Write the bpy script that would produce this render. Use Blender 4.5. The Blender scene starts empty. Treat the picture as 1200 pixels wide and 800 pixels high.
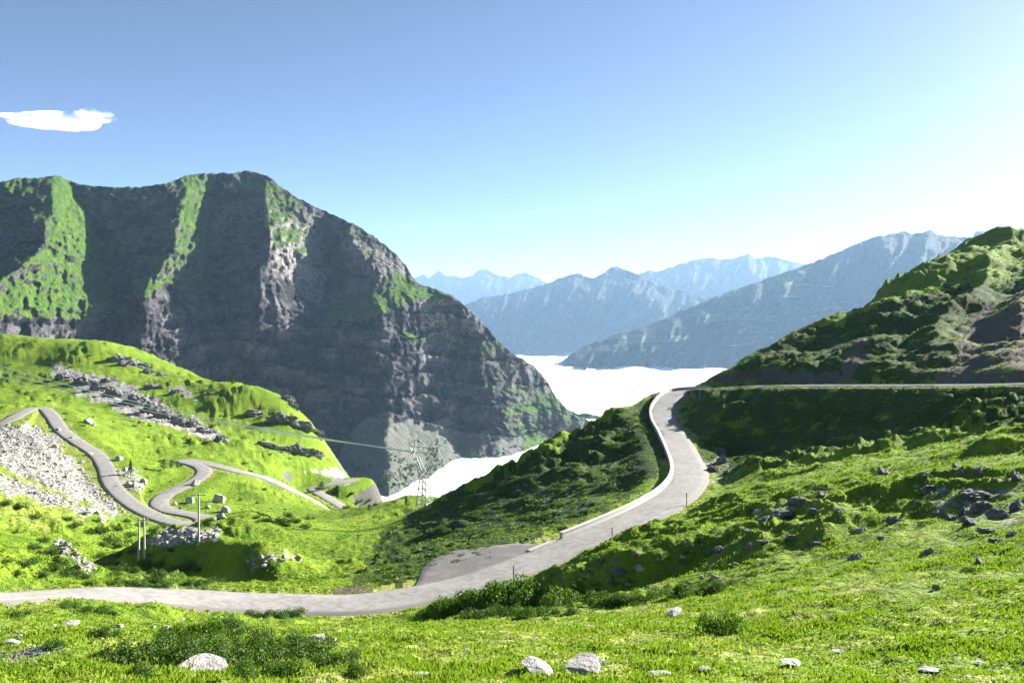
import bpy, bmesh, math, random
import numpy as np
from mathutils import Vector, noise as mnoise

random.seed(7)
rng = np.random.default_rng(11)
scene = bpy.context.scene
COL = scene.collection

# ------------------------------------------------------------------ camera
F = 942.0            # focal length in photograph pixels (1200 wide)
HOR = 390.0          # photograph row of the horizon
cam_d = bpy.data.cameras.new('camera')
cam_d.sensor_width = 36.0
cam_d.lens = F / 1200.0 * 36.0
cam_d.shift_y = (HOR - 400.0) / 1200.0
cam_d.clip_start = 0.2
cam_d.clip_end = 90000.0
cam = bpy.data.objects.new('camera', cam_d)
COL.objects.link(cam)
cam.location = (0, 0, 0)
cam.rotation_euler = (math.radians(90), 0, 0)
scene.camera = cam

# ------------------------------------------------------------------ sky, sun, exposure
SUN_AZ, SUN_EL = math.radians(54.0), math.radians(21.0)
world = bpy.data.worlds.new('World')
scene.world = world
world.use_nodes = True
wn = world.node_tree
for n in list(wn.nodes):
    wn.nodes.remove(n)
sky = wn.nodes.new('ShaderNodeTexSky')
sky.sky_type = 'NISHITA'
sky.sun_disc = False
sky.sun_elevation = SUN_EL
sky.sun_rotation = SUN_AZ
sky.altitude = 2200
sky.air_density = 0.42
sky.dust_density = 1.15
sky.ozone_density = 0.8
bg = wn.nodes.new('ShaderNodeBackground')
bg.inputs['Strength'].default_value = 0.05
wo = wn.nodes.new('ShaderNodeOutputWorld')
wn.links.new(sky.outputs[0], bg.inputs['Color'])
wn.links.new(bg.outputs[0], wo.inputs['Surface'])

sun_vec = Vector((math.sin(SUN_AZ) * math.cos(SUN_EL), math.cos(SUN_AZ) * math.cos(SUN_EL), math.sin(SUN_EL)))
sun_d = bpy.data.lights.new('sun', 'SUN')
sun_d.energy = 5.0
sun_d.angle = math.radians(0.5)
sun_d.color = (1.0, 0.95, 0.86)
sun = bpy.data.objects.new('sun', sun_d)
COL.objects.link(sun)
sun.rotation_euler = sun_vec.to_track_quat('Z', 'Y').to_euler()
sun.location = (0, 0, 1500)

vs = scene.view_settings
vs.view_transform = 'Standard'
vs.look = 'None'
vs.exposure = 2.25
vs.gamma = 1.0
vs.use_curve_mapping = False
scene.cycles.use_denoising = True
scene.cycles.max_bounces = 6
scene.cycles.volume_bounces = 1
scene.cycles.sample_clamp_indirect = 6.0

HAZE_DENSITY = 3.2e-5
CLOUD_Z = -200.0

# ------------------------------------------------------------------ helpers
def P(px, py, D):
    return ((px - 600.0) / F * D, D, -(py - HOR) / F * D)

_perm = np.random.default_rng(3).permutation(256).astype(np.int32)
_perm = np.concatenate([_perm, _perm])
_ga = np.random.default_rng(4).uniform(0, 2 * np.pi, 256)
_gx, _gy = np.cos(_ga).astype(np.float32), np.sin(_ga).astype(np.float32)

def perlin(x, y):
    x = np.asarray(x, np.float64); y = np.asarray(y, np.float64)
    xi = np.floor(x).astype(np.int64); yi = np.floor(y).astype(np.int64)
    xf = (x - xi).astype(np.float32); yf = (y - yi).astype(np.float32)
    u = xf * xf * xf * (xf * (xf * 6 - 15) + 10)
    v = yf * yf * yf * (yf * (yf * 6 - 15) + 10)
    def g(ix, iy, fx, fy):
        h = _perm[_perm[ix & 255] + (iy & 255)]
        return _gx[h] * fx + _gy[h] * fy
    a = g(xi, yi, xf, yf); b = g(xi + 1, yi, xf - 1, yf)
    c = g(xi, yi + 1, xf, yf - 1); d = g(xi + 1, yi + 1, xf - 1, yf - 1)
    return (a + u * (b - a) + v * ((c + u * (d - c)) - (a + u * (b - a)))) * 1.4

def fbm(x, y, octv=4, lac=2.03, gain=0.5, seed=0.0):
    s = 0; a = 1.0
    for i in range(octv):
        s = s + a * perlin(x + seed + i * 17.3, y - seed + i * 9.1)
        x = x * lac; y = y * lac; a *= gain
    return s

def ridged(x, y, octv=4, lac=2.1, gain=0.5, seed=0.0):
    s = 0; a = 1.0
    for i in range(octv):
        s = s + a * (1 - 2 * np.abs(perlin(x + seed + i * 11.3, y - seed + i * 5.7)))
        x = x * lac; y = y * lac; a *= gain
    return s

def sstep(a, b, x):
    t = np.clip((x - a) / (b - a + 1e-9), 0, 1)
    return t * t * (3 - 2 * t)

def in_poly(px, py, poly):
    inside = np.zeros(px.shape, bool)
    n = len(poly)
    for i in range(n):
        x1, y1 = poly[i]; x2, y2 = poly[(i + 1) % n]
        if y1 == y2: continue
        c = ((y1 > py) != (y2 > py)) & (px < (x2 - x1) * (py - y1) / (y2 - y1) + x1)
        inside ^= c
    return inside

def mesh_from(name, verts, faces, smooth=True):
    """verts (N,3), faces (M,k) with one k"""
    me = bpy.data.meshes.new(name)
    verts = np.asarray(verts, np.float32); faces = np.asarray(faces, np.int32)
    k = faces.shape[1]
    me.vertices.add(len(verts)); me.vertices.foreach_set('co', verts.ravel())
    me.loops.add(faces.size); me.loops.foreach_set('vertex_index', faces.ravel())
    me.polygons.add(len(faces))
    me.polygons.foreach_set('loop_start', np.arange(0, faces.size, k, dtype=np.int32))
    me.polygons.foreach_set('use_smooth', np.full(len(faces), smooth))
    me.update(calc_edges=True)
    me.validate()
    return me

def grid_faces(nu, nv):
    i, j = np.meshgrid(np.arange(nu - 1), np.arange(nv - 1), indexing='ij')
    a = (i * nv + j).ravel()
    return np.stack([a, a + nv, a + nv + 1, a + 1], 1)

def set_color(me, name, arr):
    at = me.attributes.new(name, 'FLOAT_COLOR', 'POINT')
    c = np.ones((len(arr), 4), np.float32); c[:, :arr.shape[1]] = arr
    at.data.foreach_set('color', c.ravel())

def obj(name, me, mat, parent=None, label=None, cat=None, group=None, kind=None, loc=None):
    o = bpy.data.objects.new(name, me)
    COL.objects.link(o)
    if mat is not None and me is not None and not me.materials:
        me.materials.append(mat)
    if parent: o.parent = parent
    if loc is not None: o.location = loc
    tag(o, label, cat, group, kind)
    return o

def tag(o, label=None, cat=None, group=None, kind=None):
    if label: o['label'] = label
    if cat: o['category'] = cat
    if group: o['group'] = group
    if kind: o['kind'] = kind
    elif cat and 'kind' not in o: o['kind'] = 'thing'

# ------------------------------------------------------------------ materials
class NT:
    def __init__(self, name):
        self.m = bpy.data.materials.new(name); self.m.use_nodes = True
        self.t = self.m.node_tree
        for n in list(self.t.nodes): self.t.nodes.remove(n)
        self.out = self.n('ShaderNodeOutputMaterial')
    def n(self, kind, **kw):
        nd = self.t.nodes.new(kind)
        for k, v in kw.items():
            if hasattr(nd, k): setattr(nd, k, v)
            else: nd.inputs[k].default_value = v
        return nd
    def l(self, a, b): self.t.links.new(a, b)
    def noise(self, scale, detail=4, rough=0.55, vec=None, dist=0.0):
        nd = self.n('ShaderNodeTexNoise'); nd.inputs['Scale'].default_value = scale
        nd.inputs['Detail'].default_value = detail; nd.inputs['Roughness'].default_value = rough
        nd.inputs['Distortion'].default_value = dist
        if vec is not None: self.l(vec, nd.inputs['Vector'])
        return nd.outputs[0]
    def ramp(self, fac, a, b, ca=0.0, cb=1.0):
        nd = self.n('ShaderNodeMapRange'); nd.interpolation_type = 'SMOOTHSTEP'
        self.l(fac, nd.inputs[0])
        for i, v in zip((1, 2, 3, 4), (a, b, ca, cb)): nd.inputs[i].default_value = v
        return nd.outputs[0]
    def mix(self, fac, a, b, mode='MIX'):
        nd = self.n('ShaderNodeMix'); nd.data_type = 'RGBA'; nd.blend_type = mode
        for sock, v in ((nd.inputs[0], fac), (nd.inputs[6], a), (nd.inputs[7], b)):
            if hasattr(v, 'is_output'): self.l(v, sock)
            elif isinstance(v, tuple): sock.default_value = (*v, 1)
            else: sock.default_value = v
        return nd.outputs[2]
    def math(self, op, a, b=0.0):
        nd = self.n('ShaderNodeMath'); nd.operation = op
        for sock, v in zip(nd.inputs, (a, b)):
            if hasattr(v, 'is_output'): self.l(v, sock)
            else: sock.default_value = v
        return nd.outputs[0]
    def coords(self, scale=(1, 1, 1), rot=(0, 0, 0), kind='Object'):
        if kind == 'Position': src = self.n('ShaderNodeNewGeometry').outputs['Position']
        else: src = self.n('ShaderNodeTexCoord').outputs[kind]
        mp = self.n('ShaderNodeMapping'); mp.inputs['Scale'].default_value = scale; mp.inputs['Rotation'].default_value = rot
        self.l(src, mp.inputs['Vector'])
        return mp.outputs[0]
    def attr(self, name, sep=True):
        a = self.n('ShaderNodeAttribute'); a.attribute_name = name
        if not sep: return a.outputs['Color']
        s = self.n('ShaderNodeSeparateColor'); self.l(a.outputs['Color'], s.inputs[0])
        return s.outputs
    def normal_z(self):
        g = self.n('ShaderNodeNewGeometry'); s = self.n('ShaderNodeSeparateXYZ')
        self.l(g.outputs['Normal'], s.inputs[0]); return s.outputs[2]
    def bump(self, h, strength=0.5, dist=0.1):
        b = self.n('ShaderNodeBump'); b.inputs['Strength'].default_value = strength; b.inputs['Distance'].default_value = dist
        self.l(h, b.inputs['Height']); return b.outputs[0]
    def principled(self, color, rough=0.9, normal=None, spec=0.2, metal=0.0):
        p = self.n('ShaderNodeBsdfPrincipled')
        if hasattr(color, 'is_output'): self.l(color, p.inputs['Base Color'])
        else: p.inputs['Base Color'].default_value = (*color, 1)
        if hasattr(rough, 'is_output'): self.l(rough, p.inputs['Roughness'])
        else: p.inputs['Roughness'].default_value = rough
        p.inputs['Specular IOR Level'].default_value = spec
        p.inputs['Metallic'].default_value = metal
        if normal is not None: self.l(normal, p.inputs['Normal'])
        return p
    def done(self, shader):
        self.l(shader.outputs[0], self.out.inputs['Surface']); return self.m

def mat_ground():
    t = NT('alpine_turf')
    c = t.coords(kind='Position')
    m = t.attr('mask')
    big = t.noise(0.035, 4, vec=c); mid = t.noise(0.35, 5, 0.6, vec=c); fine = t.noise(3.0, 5, 0.65, vec=c)
    grass = t.mix(t.ramp(big, 0.38, 0.62), (0.14, 0.23, 0.012), (0.19, 0.275, 0.018))
    grass = t.mix(t.ramp(mid, 0.45, 0.72), grass, (0.075, 0.16, 0.012))
    grass = t.mix(t.ramp(fine, 0.5, 0.75), grass, (0.26, 0.32, 0.04))
    grass = t.mix(t.ramp(fine, 0.28, 0.48, 0.75, 0.0), grass, (0.04, 0.085, 0.01))
    patch = t.noise(0.11, 6, 0.68, vec=t.coords((1, 1, 2.0), kind='Position'))
    grass = t.mix(t.ramp(patch, 0.52, 0.66, 0.0, 0.75), grass, (0.055, 0.12, 0.012))
    grass = t.mix(t.ramp(patch, 0.30, 0.42, 0.55, 0.0), grass, (0.18, 0.245, 0.03))
    spk = t.noise(0.75, 5, 0.7, vec=c)
    grass = t.mix(t.ramp(spk, 0.54, 0.68, 0.0, 0.8), grass, (0.05, 0.11, 0.012))
    tus = t.noise(0.22, 6, 0.72, vec=c)
    grass = t.mix(t.ramp(tus, 0.53, 0.65, 0.0, 0.6), grass, (0.065, 0.13, 0.012))
    dry = t.mix(fine, (0.27, 0.29, 0.06), (0.38, 0.36, 0.14))
    dn = t.math('MULTIPLY', m[1], t.ramp(t.noise(0.6, 4, vec=c), 0.35, 0.6))
    col = t.mix(dn, grass, dry)
    m2 = t.attr('heath_shade')  # r: dark heath tone, also painting shade on bank, hill and gully
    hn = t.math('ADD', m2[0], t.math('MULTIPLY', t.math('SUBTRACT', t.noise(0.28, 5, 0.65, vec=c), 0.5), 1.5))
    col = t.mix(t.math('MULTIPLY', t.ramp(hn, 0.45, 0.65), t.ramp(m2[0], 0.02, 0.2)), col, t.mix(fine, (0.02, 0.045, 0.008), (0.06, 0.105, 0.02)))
    rk = t.noise(0.9, 6, 0.7, vec=c)
    vor = t.n('ShaderNodeTexVoronoi'); vor.inputs['Scale'].default_value = 0.8; t.l(c, vor.inputs['Vector'])
    rock = t.mix(t.ramp(rk, 0.35, 0.65), (0.14, 0.135, 0.13), (0.42, 0.40, 0.36))
    rock = t.mix(t.ramp(vor.outputs[0], 0.0, 0.35, 0.6, 0.0), rock, (0.5, 0.48, 0.44))
    edge = t.math('ADD', m[0], t.math('MULTIPLY', t.math('SUBTRACT', t.noise(0.45, 6, 0.7, vec=c), 0.5), 1.1))
    rfac = t.math('MULTIPLY', t.ramp(edge, 0.42, 0.6), t.ramp(m[0], 0.02, 0.15))
    col = t.mix(rfac, col, rock)
    earth = t.mix(t.noise(0.5, 5, 0.65, vec=c), (0.075, 0.06, 0.05), (0.19, 0.15, 0.13))
    e2 = t.math('ADD', m[2], t.math('MULTIPLY', t.math('SUBTRACT', t.noise(0.3, 6, 0.7, vec=c), 0.5), 1.2))
    col = t.mix(t.math('MULTIPLY', t.ramp(e2, 0.4, 0.65), t.ramp(m[2], 0.02, 0.15)), col, earth)
    st = t.ramp(t.math('ADD', t.normal_z(), t.math('MULTIPLY', t.math('SUBTRACT', rk, 0.5), 0.25)), 0.50, 0.60, 1.0, 0.0)
    col = t.mix(st, col, t.mix(rk, (0.06, 0.058, 0.055), (0.2, 0.19, 0.18)))
    h = t.math('ADD', t.math('MULTIPLY', t.noise(1.4, 5, 0.65, vec=c), 2.0), fine)
    return t.done(t.principled(col, 0.95, t.bump(h, 0.8, 0.35), 0.1))

def mat_road():
    t = NT('worn_asphalt')
    c = t.coords(kind='Position')
    m = t.attr('mask')               # r: 0..1 across, g: along (m) / 1000
    cx = t.n('ShaderNodeCombineXYZ'); t.l(t.math('MULTIPLY', m[0], 6.0), cx.inputs[0]); t.l(t.math('MULTIPLY', m[1], 12.0), cx.inputs[1])
    streak = t.noise(1.2, 4, 0.6, vec=cx.outputs[0])
    grit = t.noise(9.0, 4, 0.7, vec=c); blot = t.noise(0.4, 4, vec=c)
    col = t.mix(t.ramp(streak, 0.35, 0.65), (0.185, 0.178, 0.168), (0.27, 0.258, 0.242))
    col = t.mix(t.ramp(blot, 0.4, 0.7, 0.0, 0.6), col, (0.31, 0.295, 0.275))
    col = t.mix(t.ramp(grit, 0.45, 0.7, 0.0, 0.5), col, (0.10, 0.10, 0.10))
    edge = t.math('ABSOLUTE', t.math('SUBTRACT', m[0], 0.5))
    ef = t.ramp(t.math('ADD', edge, t.math('MULTIPLY', t.math('SUBTRACT', t.noise(1.1, 5, 0.7, vec=c), 0.5), 0.14)), 0.43, 0.49)
    col = t.mix(ef, col, t.mix(grit, (0.13, 0.125, 0.11), (0.24, 0.225, 0.2)))
    return t.done(t.principled(col, 0.85, t.bump(grit, 0.35, 0.03), 0.3))

def mat_gravel():
    t = NT('gravel')
    c = t.coords(kind='Position')
    g = t.noise(6.0, 5, 0.75, vec=c); b = t.noise(0.4, 3, vec=c)
    col = t.mix(g, (0.07, 0.068, 0.066), (0.22, 0.21, 0.20))
    col = t.mix(t.ramp(b, 0.45, 0.75, 0.0, 0.5), col, (0.28, 0.27, 0.25))
    return t.done(t.principled(col, 0.95, t.bump(g, 0.8, 0.08), 0.15))

def mat_rock(name, dark, light, lichen=0.3):
    t = NT(name)
    c = t.coords(kind='Position')
    a = t.noise(0.8, 6, 0.7, vec=c); b = t.noise(5.0, 5, 0.7, vec=c)
    cs = t.noise(2.0, 5, 0.6, vec=t.coords((0.6, 0.6, 3.0), kind='Position'))
    col = t.mix(t.ramp(a, 0.3, 0.7), dark, light)
    col = t.mix(t.ramp(cs, 0.5, 0.7, 0.0, 0.6), col, tuple(x * 0.55 for x in dark))
    col = t.mix(t.ramp(b, 0.55, 0.75, 0.0, 0.7), col, tuple(min(0.6, x * 1.3) for x in light))
    col = t.mix(t.math('MULTIPLY', t.ramp(t.normal_z(), 0.75, 0.95), t.ramp(a, 0.5, 0.62, 0.0, lichen)), col, (0.09, 0.14, 0.02))
    h = t.math('ADD', t.math('MULTIPLY', a, 2), b)
    return t.done(t.principled(col, 0.9, t.bump(h, 0.8, 0.15), 0.2))

def mat_leaf(name, a, b, trans=0.35):
    t = NT(name)
    oi = t.n('ShaderNodeNewGeometry')
    col = t.mix(oi.outputs['Random Per Island'], a, b)
    d = t.principled(col, 0.6, None, 0.25)
    tr = t.n('ShaderNodeBsdfTranslucent'); t.l(t.mix(1.0, col, (1.0, 1.15, 0.5), 'MULTIPLY'), tr.inputs[0])
    mx = t.n('ShaderNodeMixShader'); mx.inputs[0].default_value = trans
    t.l(d.outputs[0], mx.inputs[1]); t.l(tr.outputs[0], mx.inputs[2])
    return t.done(mx)

def mat_plain(name, a, b, scale=3.0, rough=0.8, metal=0.0, bump=0.2, spec=0.3):
    t = NT(name)
    c = t.coords(kind='Position')
    n = t.noise(scale, 5, 0.65, vec=c)
    return t.done(t.principled(t.mix(n, a, b), rough, t.bump(n, bump, 0.05), spec, metal))

def mat_mountain():
    t = NT('mountain_rock_and_turf')
    c = t.coords(kind='Position')
    m = t.attr('mask')                # r: turf, g: scree, b: sunlit rock faces, painted lighter
    a = t.noise(0.02, 8, 0.68, vec=c); b = t.noise(0.12, 6, 0.7, vec=c)
    strat = t.noise(0.05, 6, 0.65, vec=t.coords((0.25, 0.25, 2.2), (0.0, 0.16, 0.0), kind='Position'))
    vert = t.noise(0.06, 6, 0.65, vec=t.coords((1.6, 1.6, 0.25), kind='Position'))
    rock = t.mix(t.ramp(a, 0.42, 0.62), (0.03, 0.029, 0.032), (0.15, 0.142, 0.145))
    rock = t.mix(t.ramp(strat, 0.5, 0.62, 0.0, 0.75), rock, (0.028, 0.027, 0.03))
    rock = t.mix(t.ramp(vert, 0.55, 0.7, 0.0, 0.7), rock, (0.22, 0.21, 0.205))
    rock = t.mix(t.ramp(b, 0.55, 0.75, 0.0, 0.5), rock, (0.05, 0.05, 0.05))
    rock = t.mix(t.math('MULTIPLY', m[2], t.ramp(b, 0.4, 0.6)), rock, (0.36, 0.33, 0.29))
    turf = t.mix(t.ramp(b, 0.3, 0.7), (0.03, 0.08, 0.014), (0.12, 0.2, 0.022))
    turf = t.mix(t.ramp(a, 0.42, 0.7, 0.0, 0.8), turf, (0.035, 0.07, 0.022))
    gsum = t.math('ADD', m[0], t.math('MULTIPLY', t.math('SUBTRACT', b, 0.5), 1.5))
    gsum = t.math('ADD', gsum, t.math('MULTIPLY', t.math('SUBTRACT', a, 0.5), 1.0))
    gsum = t.math('ADD', gsum, t.math('MULTIPLY', t.math('SUBTRACT', t.normal_z(), 0.55), 0.7))
    gf = t.math('MULTIPLY', t.ramp(gsum, 0.38, 0.6), t.ramp(m[0], 0.01, 0.1))
    col = t.mix(gf, rock, turf)
    scree = t.mix(t.noise(0.03, 6, 0.65, vec=t.coords((2.2, 0.3, 0.3), kind='Position')), (0.09, 0.10, 0.08), (0.20, 0.195, 0.18))
    scree = t.mix(t.ramp(b, 0.52, 0.66, 0.0, 0.85), scree, (0.07, 0.10, 0.05))
    sm = t.ramp(t.math('ADD', m[1], t.math('MULTIPLY', t.math('SUBTRACT', b, 0.5), 0.5)), 0.4, 0.6)
    col = t.mix(sm, col, scree)
    h = t.math('ADD', t.math('MULTIPLY', a, 3.0), t.math('ADD', b, t.math('ADD', strat, vert)))
    return t.done(t.principled(col, 0.95, t.bump(h, 0.9, 9.0), 0.1))

def mat_range(name, dark, light, sc, patch=0.0):
    t = NT(name)
    c = t.coords(kind='Position')
    a = t.noise(sc, 7, 0.65, vec=c); b = t.noise(sc * 6, 5, 0.65, vec=c)
    col = t.mix(t.ramp(a, 0.35, 0.65), dark, light)
    col = t.mix(t.ramp(b, 0.5, 0.75, 0.0, 0.5), col, (0.05, 0.05, 0.046))
    if patch:
        m = t.attr('mask')
        pf = t.ramp(t.math('ADD', m[0], t.math('MULTIPLY', t.math('SUBTRACT', a, 0.5), 1.2)), 0.45, 0.65, 0.0, patch)
        col = t.mix(pf, col, (0.13, 0.17, 0.06))
    return t.done(t.principled(col, 0.95, t.bump(t.math('ADD', a, b), 0.7, 0.4 / sc), 0.1))

M_GROUND = mat_ground(); M_ROAD = mat_road(); M_GRAVEL = mat_gravel()
M_ROCK_P = mat_rock('pale_limestone', (0.22, 0.21, 0.20), (0.46, 0.44, 0.41))
M_ROCK_D = mat_rock('dark_grey_rock', (0.10, 0.098, 0.1), (0.27, 0.26, 0.255), 0.7)
M_LEAF_D = mat_leaf('juniper_leaf', (0.025, 0.06, 0.010), (0.085, 0.16, 0.018), 0.3)
M_LEAF_B = mat_leaf('bright_shrub_leaf', (0.04, 0.09, 0.012), (0.11, 0.2, 0.02), 0.35)
M_GRASS = mat_leaf('grass_blade', (0.10, 0.18, 0.012), (0.22, 0.285, 0.024), 0.35)
M_GRASS_DRY = mat_leaf('dry_grass_blade', (0.22, 0.26, 0.05), (0.34, 0.34, 0.11), 0.35)
M_BARK = mat_plain('bark', (0.05, 0.04, 0.03), (0.12, 0.10, 0.08), 8.0, 0.95)
M_CONC = mat_plain('weathered_concrete', (0.30, 0.295, 0.28), (0.50, 0.49, 0.46), 1.5, 0.9)
M_STEEL = mat_plain('galvanised_steel', (0.16, 0.165, 0.17), (0.3, 0.31, 0.32), 4.0, 0.55, 0.6)
M_WOOD = mat_plain('grey_pole_wood', (0.32, 0.30, 0.27), (0.5, 0.48, 0.44), 5.0, 0.9)
M_WIRE = mat_plain('bare_aluminium_cable', (0.6, 0.6, 0.6), (0.75, 0.75, 0.75), 1.0, 0.5, 0.0)
M_DARKPOST = mat_plain('dark_painted_post', (0.05, 0.045, 0.05), (0.1, 0.09, 0.09), 5.0, 0.6)
M_RED = mat_plain('red_reflective_band', (0.4, 0.03, 0.03), (0.5, 0.05, 0.05), 5.0, 0.5)
M_MOUNT = mat_mountain()

# ------------------------------------------------------------------ roads: centre lines (photograph pixel + distance read from the road's width)
ROAD_HW = 2.25
main_px = [(-330, 560, 62), (-200, 625, 52), (-90, 668, 51), (0, 692, 53), (60, 702, 57), (130, 711, 61), (220, 715, 64), (320, 715, 66), (420, 711, 67),
           (490, 702, 69), (560, 681, 72), (640, 650, 78), (720, 617, 86), (772, 592, 94), (800, 573, 102), (808, 552, 112), (799, 530, 127),
           (788, 510, 141), (779, 494, 151), (777, 481, 160), (782, 471, 168), (791, 462.5, 175), (806, 456.5, 178), (830, 453.2, 174),
           (865, 452, 165), (900, 451.6, 158), (1000, 451.5, 138), (1100, 451, 120), (1200, 450, 105), (1330, 446, 92), (1500, 438, 82)]
side_px = [(-140, 540, 275), (-60, 512, 288), (0, 493, 300), (20, 486, 311), (32, 479, 322), (40, 475.5, 331), (52, 477, 330), (61, 487, 317), (72, 502, 300), (90, 518, 288), (112, 530, 275), (123, 545, 262),
           (130, 565, 247), (145, 583, 235), (170, 600, 222), (195, 609, 213), (220, 612, 209), (236, 610, 211), (238, 606, 217), (222, 603, 222),
           (198, 599, 227), (186, 590, 235), (193, 579, 245), (213, 570, 255), (231, 561, 265), (239, 551, 276), (232, 545.5, 284), (217, 541.5, 290),
           (211, 537.5, 292), (222, 535.5, 293), (250, 542, 287), (280, 549.5, 284), (310, 558.5, 285), (340, 568.5, 284), (370, 584, 286), (388, 596, 288), (405, 610, 292)]
low_px = [(415, 561, 352), (400, 563, 346), (378, 565.5, 341), (367, 569, 338), (374, 575, 334), (388, 583, 330), (401, 591, 327), (412, 600, 324)]

def spline(pts, step=1.0):
    pts = np.array([P(*p) for p in pts])
    out = []
    n = len(pts)
    for i in range(n - 1):
        p0 = pts[max(i - 1, 0)]; p1 = pts[i]; p2 = pts[i + 1]; p3 = pts[min(i + 2, n - 1)]
        k = max(2, int(np.linalg.norm(p2 - p1) / step))
        t = np.linspace(0, 1, k, endpoint=False)[:, None]
        out.append(0.5 * ((2 * p1) + (-p0 + p2) * t + (2 * p0 - 5 * p1 + 4 * p2 - p3) * t ** 2 + (-p0 + 3 * p1 - 3 * p2 + p3) * t ** 3))
    out.append(pts[-1:])
    c = np.concatenate(out)
    k = 15                                              # even out the gradient
    z = np.pad(c[:, 2], k, mode='reflect', reflect_type='odd')
    c[:, 2] = np.convolve(z, np.ones(2 * k + 1) / (2 * k + 1), 'valid')
    return c

ROADS = [spline(main_px), spline(side_px, 1.2), spline(low_px, 1.2)]

def side_dirs(c):
    t = np.gradient(c[:, :2], axis=0)
    t /= np.linalg.norm(t, axis=1)[:, None] + 1e-9
    return np.stack([t[:, 1], -t[:, 0]], 1)             # right-hand side of travel

_px0 = 600 + F * ROADS[0][:, 0] / ROADS[0][:, 1]
_i0 = int(np.argmax(_px0 > 478)); _i1 = int(np.argmax(_px0 > 668))
LAY_W = np.interp(np.linspace(0, 1, _i1 - _i0), [0, 0.12, 0.3, 0.55, 0.8, 1.0], [0.2, 1.3, 3.0, 3.9, 2.6, 0.25]) 
_sd = side_dirs(ROADS[0])[_i0:_i1]
LAYBY = ROADS[0][_i0:_i1].copy()
LAYBY[:, :2] -= _sd * (ROAD_HW - 1.1 + LAY_W)[:, None]
# ------------------------------------------------------------------ terrain control points (pixel, pixel, distance)
ctrl_px = [
 # foreground slope under the camera
 (0, 800, 14), (300, 800, 14.5), (600, 800, 15), (900, 800, 14.5), (1200, 800, 13), (0, 760, 21), (300, 760, 22), (600, 760, 22), (900, 755, 20), (1200, 755, 16),
 (0, 725, 36), (150, 738, 36), (300, 738, 36), (450, 736, 40), (560, 733, 40), (650, 728, 38), (750, 720, 36), (900, 700, 30), (1050, 680, 28), (1200, 680, 24),
 # slope right of the road
 (600, 718, 53), (700, 690, 52), (640, 690, 60), (700, 655, 66), (800, 680, 47), (800, 620, 74), (900, 650, 45), (900, 590, 72), (850, 580, 86), (1000, 620, 46), (1100, 600, 45), (1200, 600, 38),
 (1000, 580, 64), (1100, 560, 58), (1200, 545, 55), (900, 565, 95), (1000, 545, 85), (1100, 525, 80), (1200, 515, 72),
 # bank below the upper road
 (888, 536, 131), (848, 540, 132), (975, 530, 113), (1050, 513, 104), (1125, 503, 100), (1200, 493, 93),
 # right hill above the road
 (900, 440, 168), (1000, 438, 149), (1100, 436, 131), (1200, 430, 117), (840, 441, 186), (900, 406, 200), (960, 373, 214), (1050, 326, 238), (1090, 312, 250), (1130, 294, 256), (1170, 288, 262), (1200, 270, 275), (1300, 236, 300),
 (950, 405, 190), (1000, 400, 172), (1100, 380, 170), (1200, 350, 165), (1200, 300, 222), (1100, 335, 208), (1000, 368, 200), (1320, 330, 170), (1320, 400, 120),
 # spur left of the road
 (440, 628, 140), (480, 606, 148), (520, 583, 152), (560, 563, 155), (600, 546, 157), (660, 518, 160), (700, 500, 163), (740, 482, 170), (765, 468, 178),
 (430, 655, 112), (500, 627, 120), (560, 603, 122), (600, 588, 124), (650, 566, 127), (700, 545, 132), (745, 525, 138),
 (500, 668, 88), (560, 645, 90), (620, 625, 96), (680, 602, 101), (740, 572, 112),
 # meadow, hummock, gully
 (430, 597, 250), (480, 590, 248), (512, 586, 244), (380, 611, 225), (400, 632, 168), (340, 645, 140), (230, 642, 138), (268, 624, 148), (300, 616, 152), (330, 621, 156), (352, 628, 160),
 (300, 660, 116), (300, 690, 88), (220, 692, 86), (380, 682, 88), (150, 678, 105), (200, 668, 120), (210, 632, 170), (180, 648, 146), (250, 627, 192), (300, 610, 212), (340, 608, 205), (120, 690, 84),
 # left lower slope
 (0, 540, 240), (0, 600, 152), (0, 650, 88), (60, 600, 168), (100, 620, 155), (130, 655, 118), (60, 660, 92), (150, 630, 160), (60, 560, 240), (100, 590, 205), (-120, 600, 150), (-120, 660, 80),
 # left hillside
 (0, 440, 440), (100, 450, 430), (200, 480, 400), (300, 500, 392), (330, 540, 345), (100, 490, 352), (200, 520, 330), (270, 530, 330), (160, 540, 295), (160, 565, 255), (260, 582, 255), (290, 593, 245), (285, 566, 268), (350, 555, 345), (330, 590, 262),
 (-60, 392, 525), (0, 394, 520), (90, 399, 500), (130, 405, 488), (180, 433, 470), (250, 448, 450), (320, 461, 430), (345, 481, 420), (372, 514, 402), (385, 532, 392), (393, 551, 380), (420, 576, 366), (447, 593, 352),
 (-200, 420, 440), (-250, 500, 260),
]
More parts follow.
